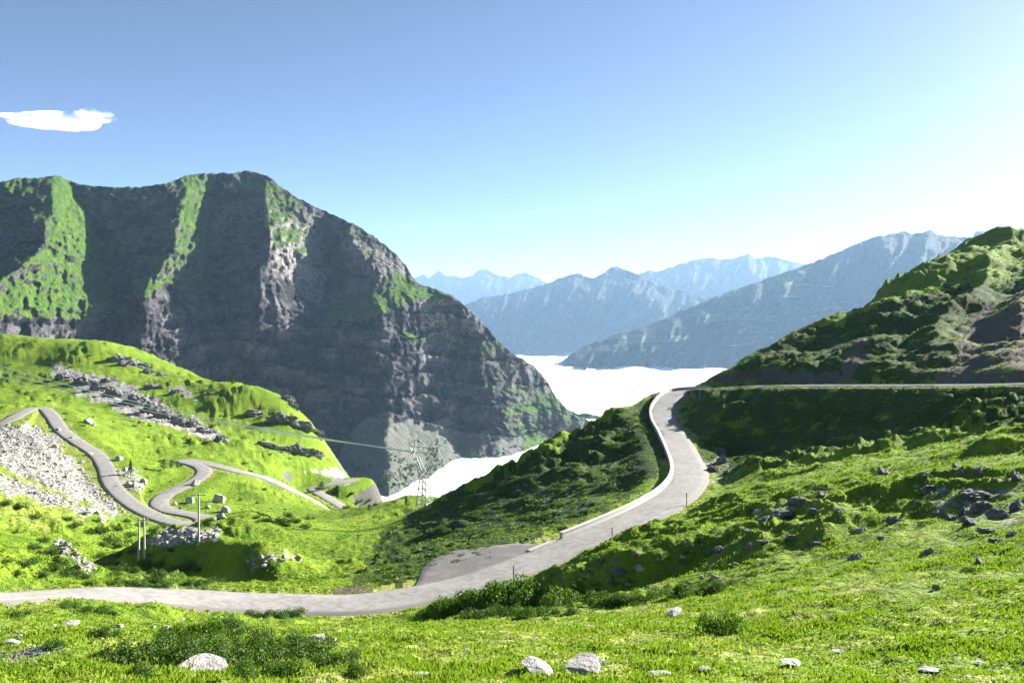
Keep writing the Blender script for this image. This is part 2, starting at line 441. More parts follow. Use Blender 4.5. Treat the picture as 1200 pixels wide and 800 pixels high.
ctrl_xyz = [
 (0, 0, -1.7), (6, 0, -1.5), (-6, 0, -1.8), (0, 5, -3.1), (-10, 7, -4.0), (10, 7, -3.6), (0, -20, 6), (40, 0, 2), (-40, 0, -3),
 # hidden ground behind the spur, the meadow and the hillside: all falls away to the valley
 (5, 192, -40), (25, 197, -33), (-12, 188, -46), (-25, 180, -48), (-10, 270, -72), (25, 262, -62), (50, 245, -48), (-35, 300, -88), (-60, 330, -98), (-70, 300, -84), (-30, 262, -66), (-62, 420, -118), (-20, 380, -125), (60, 330, -95),
 (-150, 515, -66), (-95, 480, -92), (-200, 560, -60), (-260, 600, -50), (-330, 600, -30), (-100, 560, -170), (0, 560, -190), (100, 520, -150), (60, 650, -220), (-150, 650, -200),
 (80, 260, -40), (95, 300, -36), (130, 330, -18), (160, 400, -20), (230, 420, 20), (250, 340, 50), (180, 270, 30), (300, 500, 10), (200, 560, -90),
 # wings outside the frame
 (-150, 60, -22), (-200, 150, -24), (-320, 250, -8), (-420, 400, 12), (120, 60, 3), (180, 90, 30), (300, 180, 75), (380, 320, 85), (-500, 120, 20), (500, 120, 110), (-480, 560, 10), (450, 520, 60),
]
cp = [P(*p) for p in ctrl_px] + ctrl_xyz
for ri, c in enumerate(ROADS):
    sd = side_dirs(c)
    for i in range(0, len(c), 9):
        for s in (-2.0, 2.0):
            cp.append((c[i, 0] + s * sd[i, 0], c[i, 1] + s * sd[i, 1], c[i, 2]))
cp = np.array(cp, np.float64)

def tps_fit(pts, lam):
    n = len(pts); S = 100.0
    xy = pts[:, :2] / S
    d2 = ((xy[:, None] - xy[None]) ** 2).sum(-1)
    K = 0.5 * d2 * np.log(d2 + 1e-12) + lam * np.eye(n)
    Pm = np.concatenate([np.ones((n, 1)), xy], 1)
    A = np.zeros((n + 3, n + 3)); A[:n, :n] = K; A[:n, n:] = Pm; A[n:, :n] = Pm.T
    b = np.zeros(n + 3); b[:n] = pts[:, 2]
    return np.linalg.solve(A, b), xy, S
_w, _cxy, _S = tps_fit(cp, 2e-4)

def tps(x, y):
    x = (x / _S).astype(np.float32); y = (y / _S).astype(np.float32)
    out = np.empty(x.shape, np.float32)
    cx = _cxy[:, 0].astype(np.float32); cy = _cxy[:, 1].astype(np.float32); w = _w[:-3].astype(np.float32)
    for s in range(0, len(x), 40000):
        a = x[s:s + 40000, None] - cx; b = y[s:s + 40000, None] - cy
        d2 = a * a + b * b + 1e-9
        out[s:s + 40000] = (d2 * np.log(d2)) @ w * 0.5
    return out + _w[-3] + _w[-2] * x + _w[-1] * y

def road_near(x, y, c):
    d = np.full(x.shape, 1e9, np.float32); zi = np.zeros(x.shape, np.float32)
    lo = c[:, :2].min(0) - 14; hi = c[:, :2].max(0) + 14
    idx = np.nonzero((x > lo[0]) & (x < hi[0]) & (y > lo[1]) & (y < hi[1]))[0]
    cf = c.astype(np.float32)
    for s in range(0, len(idx), 20000):
        ii = idx[s:s + 20000]
        dd = (x[ii, None].astype(np.float32) - cf[:, 0]) ** 2 + (y[ii, None].astype(np.float32) - cf[:, 1]) ** 2
        k = dd.argmin(1)
        d[ii] = np.sqrt(dd[np.arange(len(ii)), k]); zi[ii] = cf[k, 2]
    return d, zi

# ground sheet: polar tessellation, finer where it is nearer
ANG = np.concatenate([np.radians(np.linspace(-80, -38.5, 45)), np.radians(np.linspace(-38, 38, 800)), np.radians(np.linspace(38.5, 80, 45))])
RAD = np.concatenate([[1.0, 1.6, 2.4], 3.2 * np.exp(np.arange(0, 610) * 0.0088)])
NA, NR = len(ANG), len(RAD)
aa, rr = np.meshgrid(ANG, RAD, indexing='ij')
gx = (np.sin(aa) * rr).ravel(); gy = (np.cos(aa) * rr).ravel()
gz = tps(gx, gy).astype(np.float64)
dist = rr.ravel()
pxv = 600 + F * gx / np.maximum(gy, 0.5)

dmin = np.full(gx.shape, 1e9)
rz = np.zeros(gx.shape)
for c in ROADS + [LAYBY]:
    d, z = road_near(gx, gy, c)
    if c is LAYBY: d = np.maximum(d - 1.7, 0)
    b = d < dmin
    dmin[b] = d[b]; rz[b] = z[b]
# road bed
flat = ROAD_HW + 0.45 + 0.011 * dist
w = 1 - sstep(flat, flat + 3.0 + 0.012 * dist, dmin)
rz_in = rz - 0.13 - 0.0006 * dist
base_z = gz.copy()
# relief
pyv0 = HOR - F * gz / np.maximum(gy, 0.5)
rough = np.clip(0.55 + 0.9 * fbm(gx / 45, gy / 45, 3, seed=5), 0.15, 1.5)
spur = np.clip(1 - np.abs((pxv - 640) / 260), 0, 1) * sstep(75, 110, dist) * (1 - sstep(250, 300, dist)) * (pyv0 > 455)
right = sstep(800, 900, pxv) * sstep(30, 60, dist)
meadow = np.exp(-(((pxv - 330) / 120) ** 2 + ((pyv0 - 618) / 32) ** 2))
amp = (0.45 + 0.55 * spur + 0.35 * right) * rough * (1 - 0.85 * np.clip(meadow, 0, 1))
n1 = fbm(gx / 14, gy / 14, 3, seed=1) * np.clip(dist / 90, 0.15, 1.6) * 1.1
n2 = fbm(gx / 4.2, gy / 4.2, 3, seed=2) * np.clip(dist / 70, 0.2, 1.6) * 0.55
n3 = np.maximum(ridged(gx / 2.6, gy / 2.6, 2, seed=3), -0.2) * np.clip(dist / 60, 0.15, 1.3) * 0.28
n4 = fbm(gx / 0.9, gy / 0.9, 3, seed=8) * 0.10 * np.clip(1.2 - dist / 120, 0, 1)
# terracettes: little steps running along the slopes
tc = np.sin((gz + 1.3 * fbm(gx / 18, gy / 18, 3, seed=9)) * 2 * np.pi / np.clip(dist / 70, 0.8, 2.6)) * np.clip(dist / 110, 0.1, 0.8) * 0.28
rel = (n1 + n2 + n3 + tc) * amp * (1 + 0.6 * spur) + n4 + 0.8 * np.clip(dist / 250 - 0.8, 0, 1) * fbm(gx / 34, gy / 34, 4, seed=12)
# gullies running down the hill above the upper road
hillm = ((pxv > 820) & (gz > base_z.min())) * sstep(-9, 4, gz) * sstep(100, 150, dist)
u = gx * 0.80 - gy * 0.60
rel += hillm * (-1.7 * np.abs(perlin(u / 15 + 0.35 * perlin(gx / 50, gy / 50), (gx * 0.6 + gy * 0.8) / 160)) * 2.4 + 0.45 * fbm(gx / 7, gy / 7, 3, seed=20))
def near_line(pts):
    c = spline(pts, 0.8)
    d = np.full(gx.shape, 1e6); idx = np.nonzero((gx > c[:, 0].min() - 25) & (gx < c[:, 0].max() + 25) & (gy > c[:, 1].min() - 25) & (gy < c[:, 1].max() + 25))[0]
    for k in range(0, len(idx), 20000):
        ii = idx[k:k + 20000]
        d[ii] = np.sqrt(((gx[ii, None] - c[:, 0]) ** 2 + (gy[ii, None] - c[:, 1]) ** 2).min(1))
    return d
gd = near_line([(60, 650, 108), (100, 664, 104), (140, 674, 101), (190, 685, 97), (240, 695, 91), (300, 704, 84)])
rel -= 9.0 * np.exp(-(gd / 5.0) ** 2)
gd2 = near_line([(255, 626, 200), (225, 634, 182), (195, 645, 160), (165, 655, 140), (130, 664, 118)])
rel -= 4.5 * np.exp(-(gd2 / 4.5) ** 2)
hb = P(300, 640, 136)
rel += 6.0 * np.exp(-(((gx - hb[0]) / 15) ** 2 + ((gy - hb[1]) / 17) ** 2))
su = gx * 0.81 + gy * 0.59; sv = -gx * 0.59 + gy * 0.81
wu = su + 0.8 * fbm(gx / 5, gy / 5, 2, seed=140); wv = sv + 0.8 * fbm(gx / 5, gy / 5, 2, seed=141)
patchy = np.clip(0.55 + 1.1 * fbm(gx / 22, gy / 22, 3, seed=142), 0.08, 1.6)
lump = (np.maximum(ridged(wu / 2.3, wv / 4.2, 3, seed=143), -0.3) * 0.30 + np.maximum(ridged(wu / 6.5, wv / 10, 2, seed=144), -0.3) * 0.45)
lump = lump * patchy * np.interp(dist, [8, 25, 60, 160, 330, 500], [0.12, 0.5, 1.25, 1.6, 1.3, 0.9]) * (1 - 0.8 * np.clip(meadow, 0, 1))
rel += lump * (0.8 + np.maximum(-0.35 * spur, 0.9 * right * (dist < 130)) - 0.4 * spur + 0.5 * sstep(250, 350, dist))
gd3 = near_line([(500, 728, 54), (560, 720, 54), (620, 716, 53), (700, 703, 51), (770, 694, 50)])
rel -= 2.6 * np.exp(-(gd3 / 2.2) ** 2)
gd4 = near_line([(520, 708, 59), (570, 700, 59), (630, 696, 58), (700, 686, 56), (770, 678, 55)])
rel += 1.0 * np.exp(-(gd4 / 2.6) ** 2)
gd5 = near_line([(125, 660, 122), (190, 664, 117), (250, 672, 111), (310, 684, 103)])
rel += 4.2 * np.exp(-(gd5 / 5.5) ** 2)
far_ = sstep(170, 200, dist)
damp = 1 - (1 - sstep(ROAD_HW + 0.5 + 3 * far_, ROAD_HW + 9 + 5 * far_, dmin)) * (0.75 + 0.23 * far_)
gz = gz + rel * damp
gz = gz * (1 - w) + rz_in * w
pyv = HOR - F * gz / np.maximum(gy, 0.5)

def soft(poly, px, py, wob=10):
    wx = wob * fbm(px / 22, py / 14, 3, seed=31); wy = wob * 0.7 * fbm(px / 20, py / 16, 3, seed=37)
    return in_poly(px + wx, py + wy, poly).astype(np.float32)

PXC, PYC = pxv, pyv
rockm = np.zeros(len(gx), np.float32)
for poly, v in [
    ([(-60, 500), (20, 497), (50, 500), (80, 530), (110, 565), (150, 602), (120, 603), (70, 575), (0, 545), (-60, 520)], 0.85),
    ([(-60, 545), (0, 556), (60, 578), (125, 606), (110, 608), (50, 588), (-60, 560)], 0.7),
    ([(55, 428), (110, 436), (160, 455), (215, 485), (270, 514), (262, 520), (200, 500), (150, 487), (95, 462)], 0.72),
    ([(160, 450), (215, 456), (240, 470), (200, 462)], 0.6),
    ([(215, 610), (260, 622), (250, 632), (195, 640), (170, 636)], 0.7),
    ([(130, 545), (165, 550), (170, 580), (150, 575)], 0.55),
    ([(60, 635), (75, 632), (110, 668), (100, 672)], 0.6),
    ([(345, 552), (395, 548), (440, 585), (415, 575), (385, 560)], 0.6),
    ([(280, 655), (345, 645), (350, 655), (300, 668)], 0.5),
    ([(1070, 565), (1200, 570), (1200, 620), (1120, 610)], 0.5),
    ([(880, 590), (950, 575), (970, 590), (900, 610)], 0.42),
    ([(0, 745), (60, 752), (50, 775), (0, 778)], 0.6),
    ([(600, 785), (720, 770), (760, 800), (590, 805)], 0.42),
    ([(820, 535), (850, 535), (852, 565), (830, 570)], 0.5),
    ([(560, 560), (740, 520), (700, 600), (560, 620)], 0.36),
    ([(230, 703), (330, 704), (480, 686), (490, 700), (400, 706), (230, 711)], 0.62),
]:
    rockm = np.maximum(rockm, soft(poly, PXC, PYC) * v * (dist > 8))
rockm *= (dmin > ROAD_HW + 0.1)
dry = np.clip(sstep(70, 20, dist) * (0.35 + 0.9 * fbm(gx / 7, gy / 7, 3, seed=41)), 0, 1)
dry = np.maximum(dry, 0.8 * soft([(560, 730), (820, 705), (900, 760), (700, 800), (420, 800), (440, 770)], PXC, PYC, 20))
dry = np.maximum(dry, 0.75 * (1 - sstep(ROAD_HW + 0.4, ROAD_HW + 2.6, dmin)))
dry = np.maximum(dry, 0.5 * soft([(-60, 480), (60, 480), (160, 600), (60, 620), (-60, 600)], PXC, PYC, 20))
earth = 0.9 * soft([(1135, 372), (1210, 340), (1300, 320), (1300, 450), (1090, 450), (1120, 410)], PXC, PYC)
earth = np.maximum(earth, 0.75 * soft([(1000, 398), (1016, 395), (1012, 428), (985, 446), (975, 446)], PXC, PYC))
earth = np.maximum(earth, 0.7 * soft([(826, 449), (842, 436), (900, 428), (990, 438), (1000, 450)], PXC, PYC, 6))
earth = np.maximum(earth, 0.6 * soft([(385, 690), (440, 680), (440, 700), (390, 702)], PXC, PYC, 5))

me = mesh_from('ground', np.stack([gx, gy, gz], 1), grid_faces(NA, NR)[:, ::-1])
heath = soft([(400, 690), (440, 640), (480, 600), (600, 545), (780, 455), (800, 500), (775, 555), (700, 605), (560, 650), (480, 680)], PXC, PYC, 14) * 0.8  # dark heath on the spur, also deepening its shade in colour
heath = np.maximum(heath, 0.7 * soft([(815, 452), (1300, 452), (1300, 495), (1100, 500), (900, 540), (830, 560), (800, 480)], PXC, PYC, 12))  # bank under the upper road: its shade painted in with the heath tone
heath = np.maximum(heath, 0.75 * soft([(835, 445), (900, 400), (1050, 350), (1150, 330), (1200, 330), (1200, 450)], PXC, PYC, 14))  # right hill: heath tone turned up to paint its shaded face darker
heath = np.maximum(heath, 0.6 * soft([(120, 660), (200, 655), (250, 690), (300, 700), (180, 700)], PXC, PYC, 8))  # gully: deep shade painted in with the same dark tone
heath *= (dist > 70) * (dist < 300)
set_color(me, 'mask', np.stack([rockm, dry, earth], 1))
set_color(me, 'heath_shade', np.stack([heath, 0 * heath, 0 * heath], 1))
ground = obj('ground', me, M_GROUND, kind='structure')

GZ = gz.reshape(NA, NR)
def gnd(x, y):
    x = np.atleast_1d(np.asarray(x, float)); y = np.atleast_1d(np.asarray(y, float))
    a = np.arctan2(x, y); r = np.hypot(x, y)
    fi = np.clip(np.interp(a, ANG, np.arange(NA)), 0, NA - 1.001); fj = np.clip(np.interp(r, RAD, np.arange(NR)), 0, NR - 1.001)
    i = fi.astype(int); j = fj.astype(int); u = fi - i; v = fj - j
    return (GZ[i, j] * (1 - u) * (1 - v) + GZ[i + 1, j] * u * (1 - v) + GZ[i, j + 1] * (1 - u) * v + GZ[i + 1, j + 1] * u * v)
_Dm = 6 * np.exp(np.arange(0, 1100) * 0.0042)
def pick(pix):
    """photograph pixels -> points on the ground sheet (first hit along the ray)"""
    pix = np.array(pix, float)
    X = (pix[:, :1] - 600) / F * _Dm; Z = -(pix[:, 1:2] - HOR) / F * _Dm; Y = np.repeat(_Dm[None], len(pix), 0)
    g = gnd(X.ravel(), Y.ravel()).reshape(X.shape)
    k = (Z < g).argmax(1); k[k == 0] = 800
    i = np.arange(len(pix))
    return np.stack([X[i, k], Y[i, k], g[i, k]], 1)

# ------------------------------------------------------------------ road surfaces
def road_mesh(name, c, hw, lift=0.0, k=7):
    hw = np.asarray(hw, float)
    sd = side_dirs(c)
    s = np.linspace(-1, 1, k)
    along = np.concatenate([[0], np.cumsum(np.linalg.norm(np.diff(c, axis=0), axis=1))])
    wob = 1 + 0.05 * perlin(along / 3.1, along * 0 + 3.3)
    V = np.empty((len(c), k, 3))
    for j, t in enumerate(s):
        wj = hw * t * (wob if abs(t) == 1 else 1)
        V[:, j, 0] = c[:, 0] + sd[:, 0] * wj; V[:, j, 1] = c[:, 1] + sd[:, 1] * wj
        V[:, j, 2] = c[:, 2] + 0.05 * (1 - t * t) + lift
    skirt = V[:, [0, -1]].copy(); skirt[:, :, 2] -= 0.42
    skirt[:, 0, :2] -= sd * 0.75; skirt[:, 1, :2] += sd * 0.75
    V = np.concatenate([skirt[:, :1], V, skirt[:, 1:]], 1)
    me = mesh_from(name, V.reshape(-1, 3), grid_faces(len(c), k + 2))
    ac = np.concatenate([[-0.3], (s + 1) / 2, [1.3]])
    m = np.stack([np.tile(ac, len(c)), np.repeat(along / 10, k + 2), np.zeros(len(c) * (k + 2))], 1)
    set_color(me, 'mask', m)
    return me
obj('road', road_mesh('main_road', ROADS[0], ROAD_HW), M_ROAD, kind='structure')
obj('road', road_mesh('switchback_road', ROADS[1], ROAD_HW), M_ROAD, kind='structure')
obj('road', road_mesh('lower_road', ROADS[2], ROAD_HW), M_ROAD, kind='structure')

# ------------------------------------------------------------------ the big mountain across the valley
def poly_interp(tab, py):
    tab = np.array(tab, float)
    return np.interp(py, tab[:, 0], tab[:, 1])

def depth_sheet(name, px_arr, top_fn, bot, n_v, depth_fn, mask_fn, mat, back=((60, 10), (260, 120), (700, 420)), jag=0.0, jag_s=6.0):
    """a mountain face: the crest is fixed, every point of the face stands at its own distance; the back falls away behind the crest"""
    nu = len(px_arr)
    top = top_fn(px_arr) + jag * fbm(px_arr / jag_s, px_arr * 0 + 2.2, 4, seed=50)
    v = np.linspace(0, 1, n_v)
    PX = np.repeat(px_arr[:, None], n_v, 1)
    PY = bot + (top[:, None] - bot) * v[None]
    D = depth_fn(PX.ravel(), PY.ravel()).reshape(PX.shape)
    X = (PX - 600) / F * D; Z = -(PY - HOR) / F * D
    m = mask_fn(PX.ravel(), PY.ravel()).reshape(nu, n_v, 3)
    xs, ys, zs, ms = [X], [D], [Z], [m]
    for dd, dz in back:
        xs.append(X[:, -1:] * (1 + dd / D[:, -1:] * 0.6)); ys.append(D[:, -1:] + dd); zs.append(Z[:, -1:] - dz); ms.append(m[:, -1:])
    X = np.concatenate(xs, 1); Y = np.concatenate(ys, 1); Z = np.concatenate(zs, 1); m = np.concatenate(ms, 1)
    me = mesh_from(name, np.stack([X, Y, Z], 2).reshape(-1, 3), grid_faces(nu, X.shape[1]))
    set_color(me, 'mask', m.reshape(-1, 3))
    return obj(name, me, mat, kind='structure')

crest = [(-420, 235), (-300, 215), (-200, 225), (-100, 205), (-40, 222), (0, 213), (25, 208), (40, 209), (65, 205), (80, 211), (95, 217), (130, 219), (170, 219), (200, 213), (218, 206), (235, 203), (270, 203), (290, 200), (302, 202),
         (316, 208), (330, 219), (350, 233), (375, 245), (400, 256), (420, 265), (440, 278), (460, 294), (475, 309), (482, 322), (492, 334), (510, 338), (530, 346), (550, 363), (570, 383), (582, 398), (600, 414),
         (622, 426), (640, 445), (652, 466), (665, 480), (690, 492), (720, 508), (760, 540), (800, 580)]
crest = np.array(crest, float)
def crest_fn(px): return np.interp(px, crest[:, 0], crest[:, 1])

Rl = lambda *a: np.array(a, float)
LINES = [  # (py -> px), (py -> depth offset): ridges stand forward (negative), gullies lie back
 (Rl((200, -420), (500, -460)), Rl((200, -40), (500, -40))),
 (Rl((200, -300), (500, -320)), Rl((200, 60), (500, 60))),
 (Rl((200, -190), (500, -230)), Rl((200, -60), (500, -60))),
 (Rl((200, -60), (300, -70), (350, -90), (500, -120)), Rl((200, 10), (230, 55), (300, 75), (400, 60), (500, 30))),
 (Rl((200, 60), (250, 60), (285, 57), (300, 42), (320, 15), (345, -20), (400, -40), (500, -60)), Rl((205, -5), (230, -50), (280, -100), (330, -135), (380, -140), (420, -90), (500, -50))),
 (Rl((200, 72), (225, 88), (250, 103), (300, 122), (350, 130), (395, 137), (450, 142), (500, 150)), Rl((205, 5), (230, 45), (260, 70), (300, 72), (380, 45), (420, 35), (500, 20))),
 (Rl((200, 222), (250, 214), (280, 209), (300, 203), (330, 176), (360, 168), (400, 165), (500, 160)), Rl((205, -5), (230, -25), (280, -55), (330, -40), (360, -20), (420, -15), (500, -10))),
 (Rl((200, 246), (250, 241), (300, 245), (330, 250), (360, 253), (500, 262)), Rl((205, 5), (240, 32), (280, 30), (330, 60), (360, 45), (420, 25), (500, 20))),
 (Rl((200, 310), (250, 316), (300, 312), (330, 306), (360, 302), (500, 300)), Rl((205, -5), (240, -45), (300, -65), (340, -55), (380, -30), (500, -25))),
 (Rl((200, 330), (230, 350), (250, 366), (300, 381), (350, 377), (400, 388), (500, 395)), Rl((215, 0), (240, 20), (280, 55), (340, 70), (380, 25), (500, 25))),
 (Rl((200, 345), (260, 410), (300, 428), (330, 436), (400, 450), (500, 455)), Rl((240, 0), (290, -20), (330, -25), (400, -35), (500, -35))),
 (Rl((200, 380), (300, 470), (340, 500), (400, 520), (450, 525), (500, 530)), Rl((300, 25), (340, 30), (380, 55), (450, 50), (500, 30))),
 (Rl((200, 460), (340, 525), (400, 560), (450, 572), (500, 580)), Rl((340, 5), (390, 20), (450, 10), (500, 0))),
 (Rl((200, 560), (400, 620), (450, 650), (500, 700)), Rl((400, 80), (450, 110), (500, 130))),
 (Rl((200, 800), (500, 860)), Rl((400, 300), (500, 330))),
]
def scree_top(px): return np.interp(px, [330, 380, 395, 415, 432, 450, 480, 520, 560, 600, 630, 660], [640, 575, 535, 500, 487, 481, 490, 500, 508, 512, 505, 520])

def mount_depth(px, py):
    wx = 7 * fbm(px / 38, py / 38, 4, seed=60) + 3 * fbm(px / 9, py / 12, 3, seed=61)
    x = px + wx * sstep(203, 240, py)
    D = np.interp(py, [200, 360, 420, 485, 560, 640], [1650, 1395, 1355, 1320, 1285, 1240])
    D = D + np.clip(px - 470, 0, 130) * 0.5 + np.clip(px - 600, 0, 300) * 1.6
    cols = np.stack([np.interp(py, l[0][:, 0], l[0][:, 1]) for l in LINES], 0)
    offs = np.stack([np.interp(py, l[1][:, 0], l[1][:, 1]) for l in LINES], 0)
    o = np.zeros(px.shape)
    for i in range(len(LINES) - 1):
        a, b = cols[i], cols[i + 1]
        t = (x - a) / np.maximum(b - a, 1)
        sel = (t >= 0) & (t < 1)
        o[sel] = (offs[i] + (offs[i + 1] - offs[i]) * t)[sel]
    D = D + o * 1.35 + np.interp(px, [-420, 0, 100, 300, 480], [-520, -330, -225, 0, 60])
    # the turf bench across the right shoulder
    lo = np.interp(px, [360, 380, 430, 490, 525, 560], [392, 380, 371, 352, 347, 360]) + 3 * fbm(px / 12, py / 12, 3, seed=63)
    hi = np.interp(px, [360, 390, 430, 460, 490, 560], [388, 352, 338, 326, 330, 352])
    bw = sstep(355, 390, px) * (1 - sstep(520, 545, px))
    D = D + bw * 85 * (sstep(-1, 1, (lo - py) / np.maximum(lo - hi, 4) * 2 - 1) - 0.35)
    # scree cone
    st = scree_top(px)
    sc = np.clip(py - st, 0, 200)
    D = D - sc * 1.75 * (sc > 0) + 26 * sstep(-34, 0, py - st) * (py < st) * (px > 360)
    # rock relief
    rk = (1 - sstep(0, 10, sc))
    rib = ridged(px / 17 + 0.4 * fbm(px / 30, py / 30, 2, seed=64), py / 60, 4, seed=65)
    D = D - rib * 9 * rk * (0.35 + 0.65 * sstep(250, 380, py))
    band = (py + 0.16 * (px - 300) * np.where(px > 300, -0.55, 0.35) + 9 * fbm(px / 60, py / 60, 3, seed=66)) / 25
    saw = band - np.floor(band)
    D = D + (saw - 0.5) * 25 * rk * sstep(345, 385, py) * (px > 130)
    D = D - 10 * fbm(px / 26, py / 20, 5, gain=0.55, seed=67) * rk - 4.5 * fbm(px / 7, py / 6, 4, gain=0.6, seed=68) * rk
    D = D - 2.5 * fbm(px / 9, py / 9, 4, seed=69) * (1 - rk)
    # cliff band under the left turf spur
    D = D + 30 * sstep(372, 380, py + 4 * fbm(px / 9, py * 0, 3, seed=70)) * (px < 150) * (1 - sstep(135, 150, px))
    return D

def mount_mask(px, py):
    wob = 5 * fbm(px / 16, py / 16, 4, seed=71); wob2 = 5 * fbm(px / 14, py / 18, 4, seed=72)
    x = px + wob; y = py + wob2
    turf = np.zeros(px.shape)
    turf = np.maximum(turf, 0.3 * sstep(360, 300, py + 3 * wob) * (px < 300))
    turf = np.maximum(turf, 0.34 * sstep(340, 240, py) * (px >= 300))
    for poly, v in [
        ([(58, 205), (80, 205), (108, 255), (128, 330), (140, 390), (125, 385), (60, 372), (-60, 375), (-60, 335), (15, 318), (55, 290)], 1.0),
        ([(-60, 215), (20, 212), (40, 222), (0, 245), (-60, 250)], 0.6),
        ([(215, 205), (250, 205), (245, 300), (252, 345), (200, 335), (165, 350), (165, 325), (205, 295), (212, 250)], 0.85),
        ([(130, 218), (180, 218), (160, 240), (140, 235)], 0.6),
        ([(312, 215), (345, 232), (385, 300), (378, 320), (320, 290)], 0.5),
        ([(375, 382), (395, 350), (440, 342), (495, 335), (535, 342), (525, 352), (490, 352), (430, 373)], 1.0),
        ([(440, 330), (470, 318), (490, 332), (470, 340)], 0.8),
        ([(470, 390), (510, 385), (590, 405), (585, 420), (530, 412), (480, 405)], 0.8),
        ([(500, 410), (560, 425), (640, 465), (610, 470), (540, 440)], 0.55),
        ([(600, 468), (640, 458), (665, 478), (800, 560), (640, 560), (590, 520), (570, 500)], 0.85),
        ([(395, 300), (430, 290), (440, 310), (405, 325)], 0.4),
    ]:
        turf = np.maximum(turf, in_poly(x, y, poly) * v)
    scree = sstep(-1, 4, py - scree_top(px) + wob * 0.5) * sstep(375, 395, px) * (1 - sstep(600, 625, px + wob))
    bright = np.zeros(px.shape)  # sunlight painted into the rock colour of the lit faces
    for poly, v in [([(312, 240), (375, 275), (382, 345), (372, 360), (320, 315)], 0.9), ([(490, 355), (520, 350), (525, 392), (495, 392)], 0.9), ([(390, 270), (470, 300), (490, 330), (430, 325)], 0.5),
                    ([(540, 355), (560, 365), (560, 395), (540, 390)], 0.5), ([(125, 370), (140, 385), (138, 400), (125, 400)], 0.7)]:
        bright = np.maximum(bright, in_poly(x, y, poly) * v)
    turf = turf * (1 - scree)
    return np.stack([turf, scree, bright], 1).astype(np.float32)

depth_sheet('mountain', np.linspace(-420, 800, 760), crest_fn, 640.0, 330, mount_depth, mount_mask, M_MOUNT, jag=1.6, jag_s=7.0)

# small green knoll beyond its foot
def knoll_top(px): return np.interp(px, [600, 650, 668, 685, 700, 712, 722, 735, 745, 800], [530, 500, 487, 484, 487, 491, 491, 492, 500, 530])
depth_sheet('hill', np.linspace(600, 800, 90), knoll_top, 560.0, 40, lambda px, py: 1900 + np.abs(px - 690) * 0.9 + (560 - py) * 1.2 + 6 * fbm(px / 14, py / 14, 4, seed=81),
            lambda px, py: np.stack([0.95 + 0 * px, 0 * px, 0 * px], 1), M_MOUNT, back=((40, 8), (150, 70), (400, 220)), jag=0.6)

# ------------------------------------------------------------------ distant ranges
def simple_range(name, crest_pts, D0, bot, nu, nv, mat, rscale, ramp_, slope, seed, patch_fn=None, jag=1.2, jag_s=8):
    cpz = np.array(crest_pts, float)
    px = np.linspace(cpz[0, 0], cpz[-1, 0], nu)
    def depth(x, y):
        top = np.interp(x, cpz[:, 0], cpz[:, 1])
        h = (bot - y)
        m_px = D0 / F
        D = D0 + h * m_px * slope
        lean = 0.45
        D = D - ramp_ * ridged((x + lean * (y - top)) / rscale, y / (rscale * 2.6), 5, gain=0.52, seed=seed) * sstep(0, 26, y - top + 3)
        D = D - ramp_ * 0.3 * fbm(x / (rscale * 0.4), y / (rscale * 0.4), 4, seed=seed + 3)
        return D
    mk = patch_fn or (lambda x, y: np.zeros((len(x), 3), np.float32))
    return depth_sheet(name, px, lambda p: np.interp(p, cpz[:, 0], cpz[:, 1]), bot, nv, depth, mk, mat, back=((D0 * 0.04, D0 * 0.012), (D0 * 0.15, D0 * 0.08)), jag=jag, jag_s=jag_s)

M_RA = mat_range('far_range_rock', (0.016, 0.022, 0.018), (0.045, 0.046, 0.044), 0.0012)
M_RC = mat_range('near_range_turf', (0.014, 0.021, 0.013), (0.032, 0.038, 0.022), 0.003, 0.9)
simple_range('mountain_range', [(380, 345), (440, 338), (470, 334), (488, 324), (496, 321), (503, 326), (513, 317), (524, 323), (545, 325), (553, 323), (560, 317), (568, 315.5), (580, 321), (598, 325), (606, 321), (616, 320), (630, 325), (645, 334), (680, 342), (760, 350)],
             13500, 412, 260, 70, M_RA, 20, 500, 1.1, 91)
simple_range('mountain_range', [(680, 345), (725, 330), (745, 323), (760, 317), (770, 319), (785, 313), (800, 309), (815, 304), (830, 302), (846, 304), (860, 303), (868, 300), (877, 297), (886, 303), (897, 301), (907, 301), (920, 305), (935, 308), (975, 318), (1040, 330)],
             10500, 416, 300, 80, M_RA, 26, 480, 1.2, 93)
simple_range('mountain_range', [(510, 375), (545, 357), (565, 349), (600, 343), (625, 337), (642, 332), (655, 326), (668, 322), (678, 320), (686, 324), (697, 326), (706, 320), (714, 315), (722, 312), (731, 316), (744, 320), (752, 325), (775, 333), (800, 342), (830, 352), (870, 368), (930, 385)],
             7600, 420, 320, 100, M_RA, 34, 430, 1.25, 95)
def c_patch(px, py):
    f = sstep(0.15, 0.5, fbm(px / 60 + py / 40, py / 13, 4, seed=97)) * sstep(312, 335, py) * (1 - sstep(405, 425, py)) * (1 - sstep(980, 1010, px))
    return np.stack([f, 0 * f, 0 * f], 1).astype(np.float32)
simple_range('mountain_range', [(640, 436), (672, 413), (690, 403), (720, 393), (745, 386), (770, 377), (800, 364), (830, 351), (850, 343), (880, 333), (905, 324), (950, 309), (975, 298), (1000, 287), (1020, 279), (1045, 274), (1060, 271), (1068, 274), (1080, 273), (1090, 269.5), (1097, 274), (1110, 277), (1130, 278), (1160, 283), (1260, 300), (1400, 290)],
             4300, 470, 460, 160, M_RC, 52, 190, 1.7, 98, c_patch)
simple_range('mountain_range', [(1100, 300), (1138, 284), (1143, 271), (1155, 270), (1168, 267), (1180, 273), (1200, 279), (1260, 290), (1350, 300)], 6500, 400, 120, 40, M_RA, 24, 200, 1.2, 99)

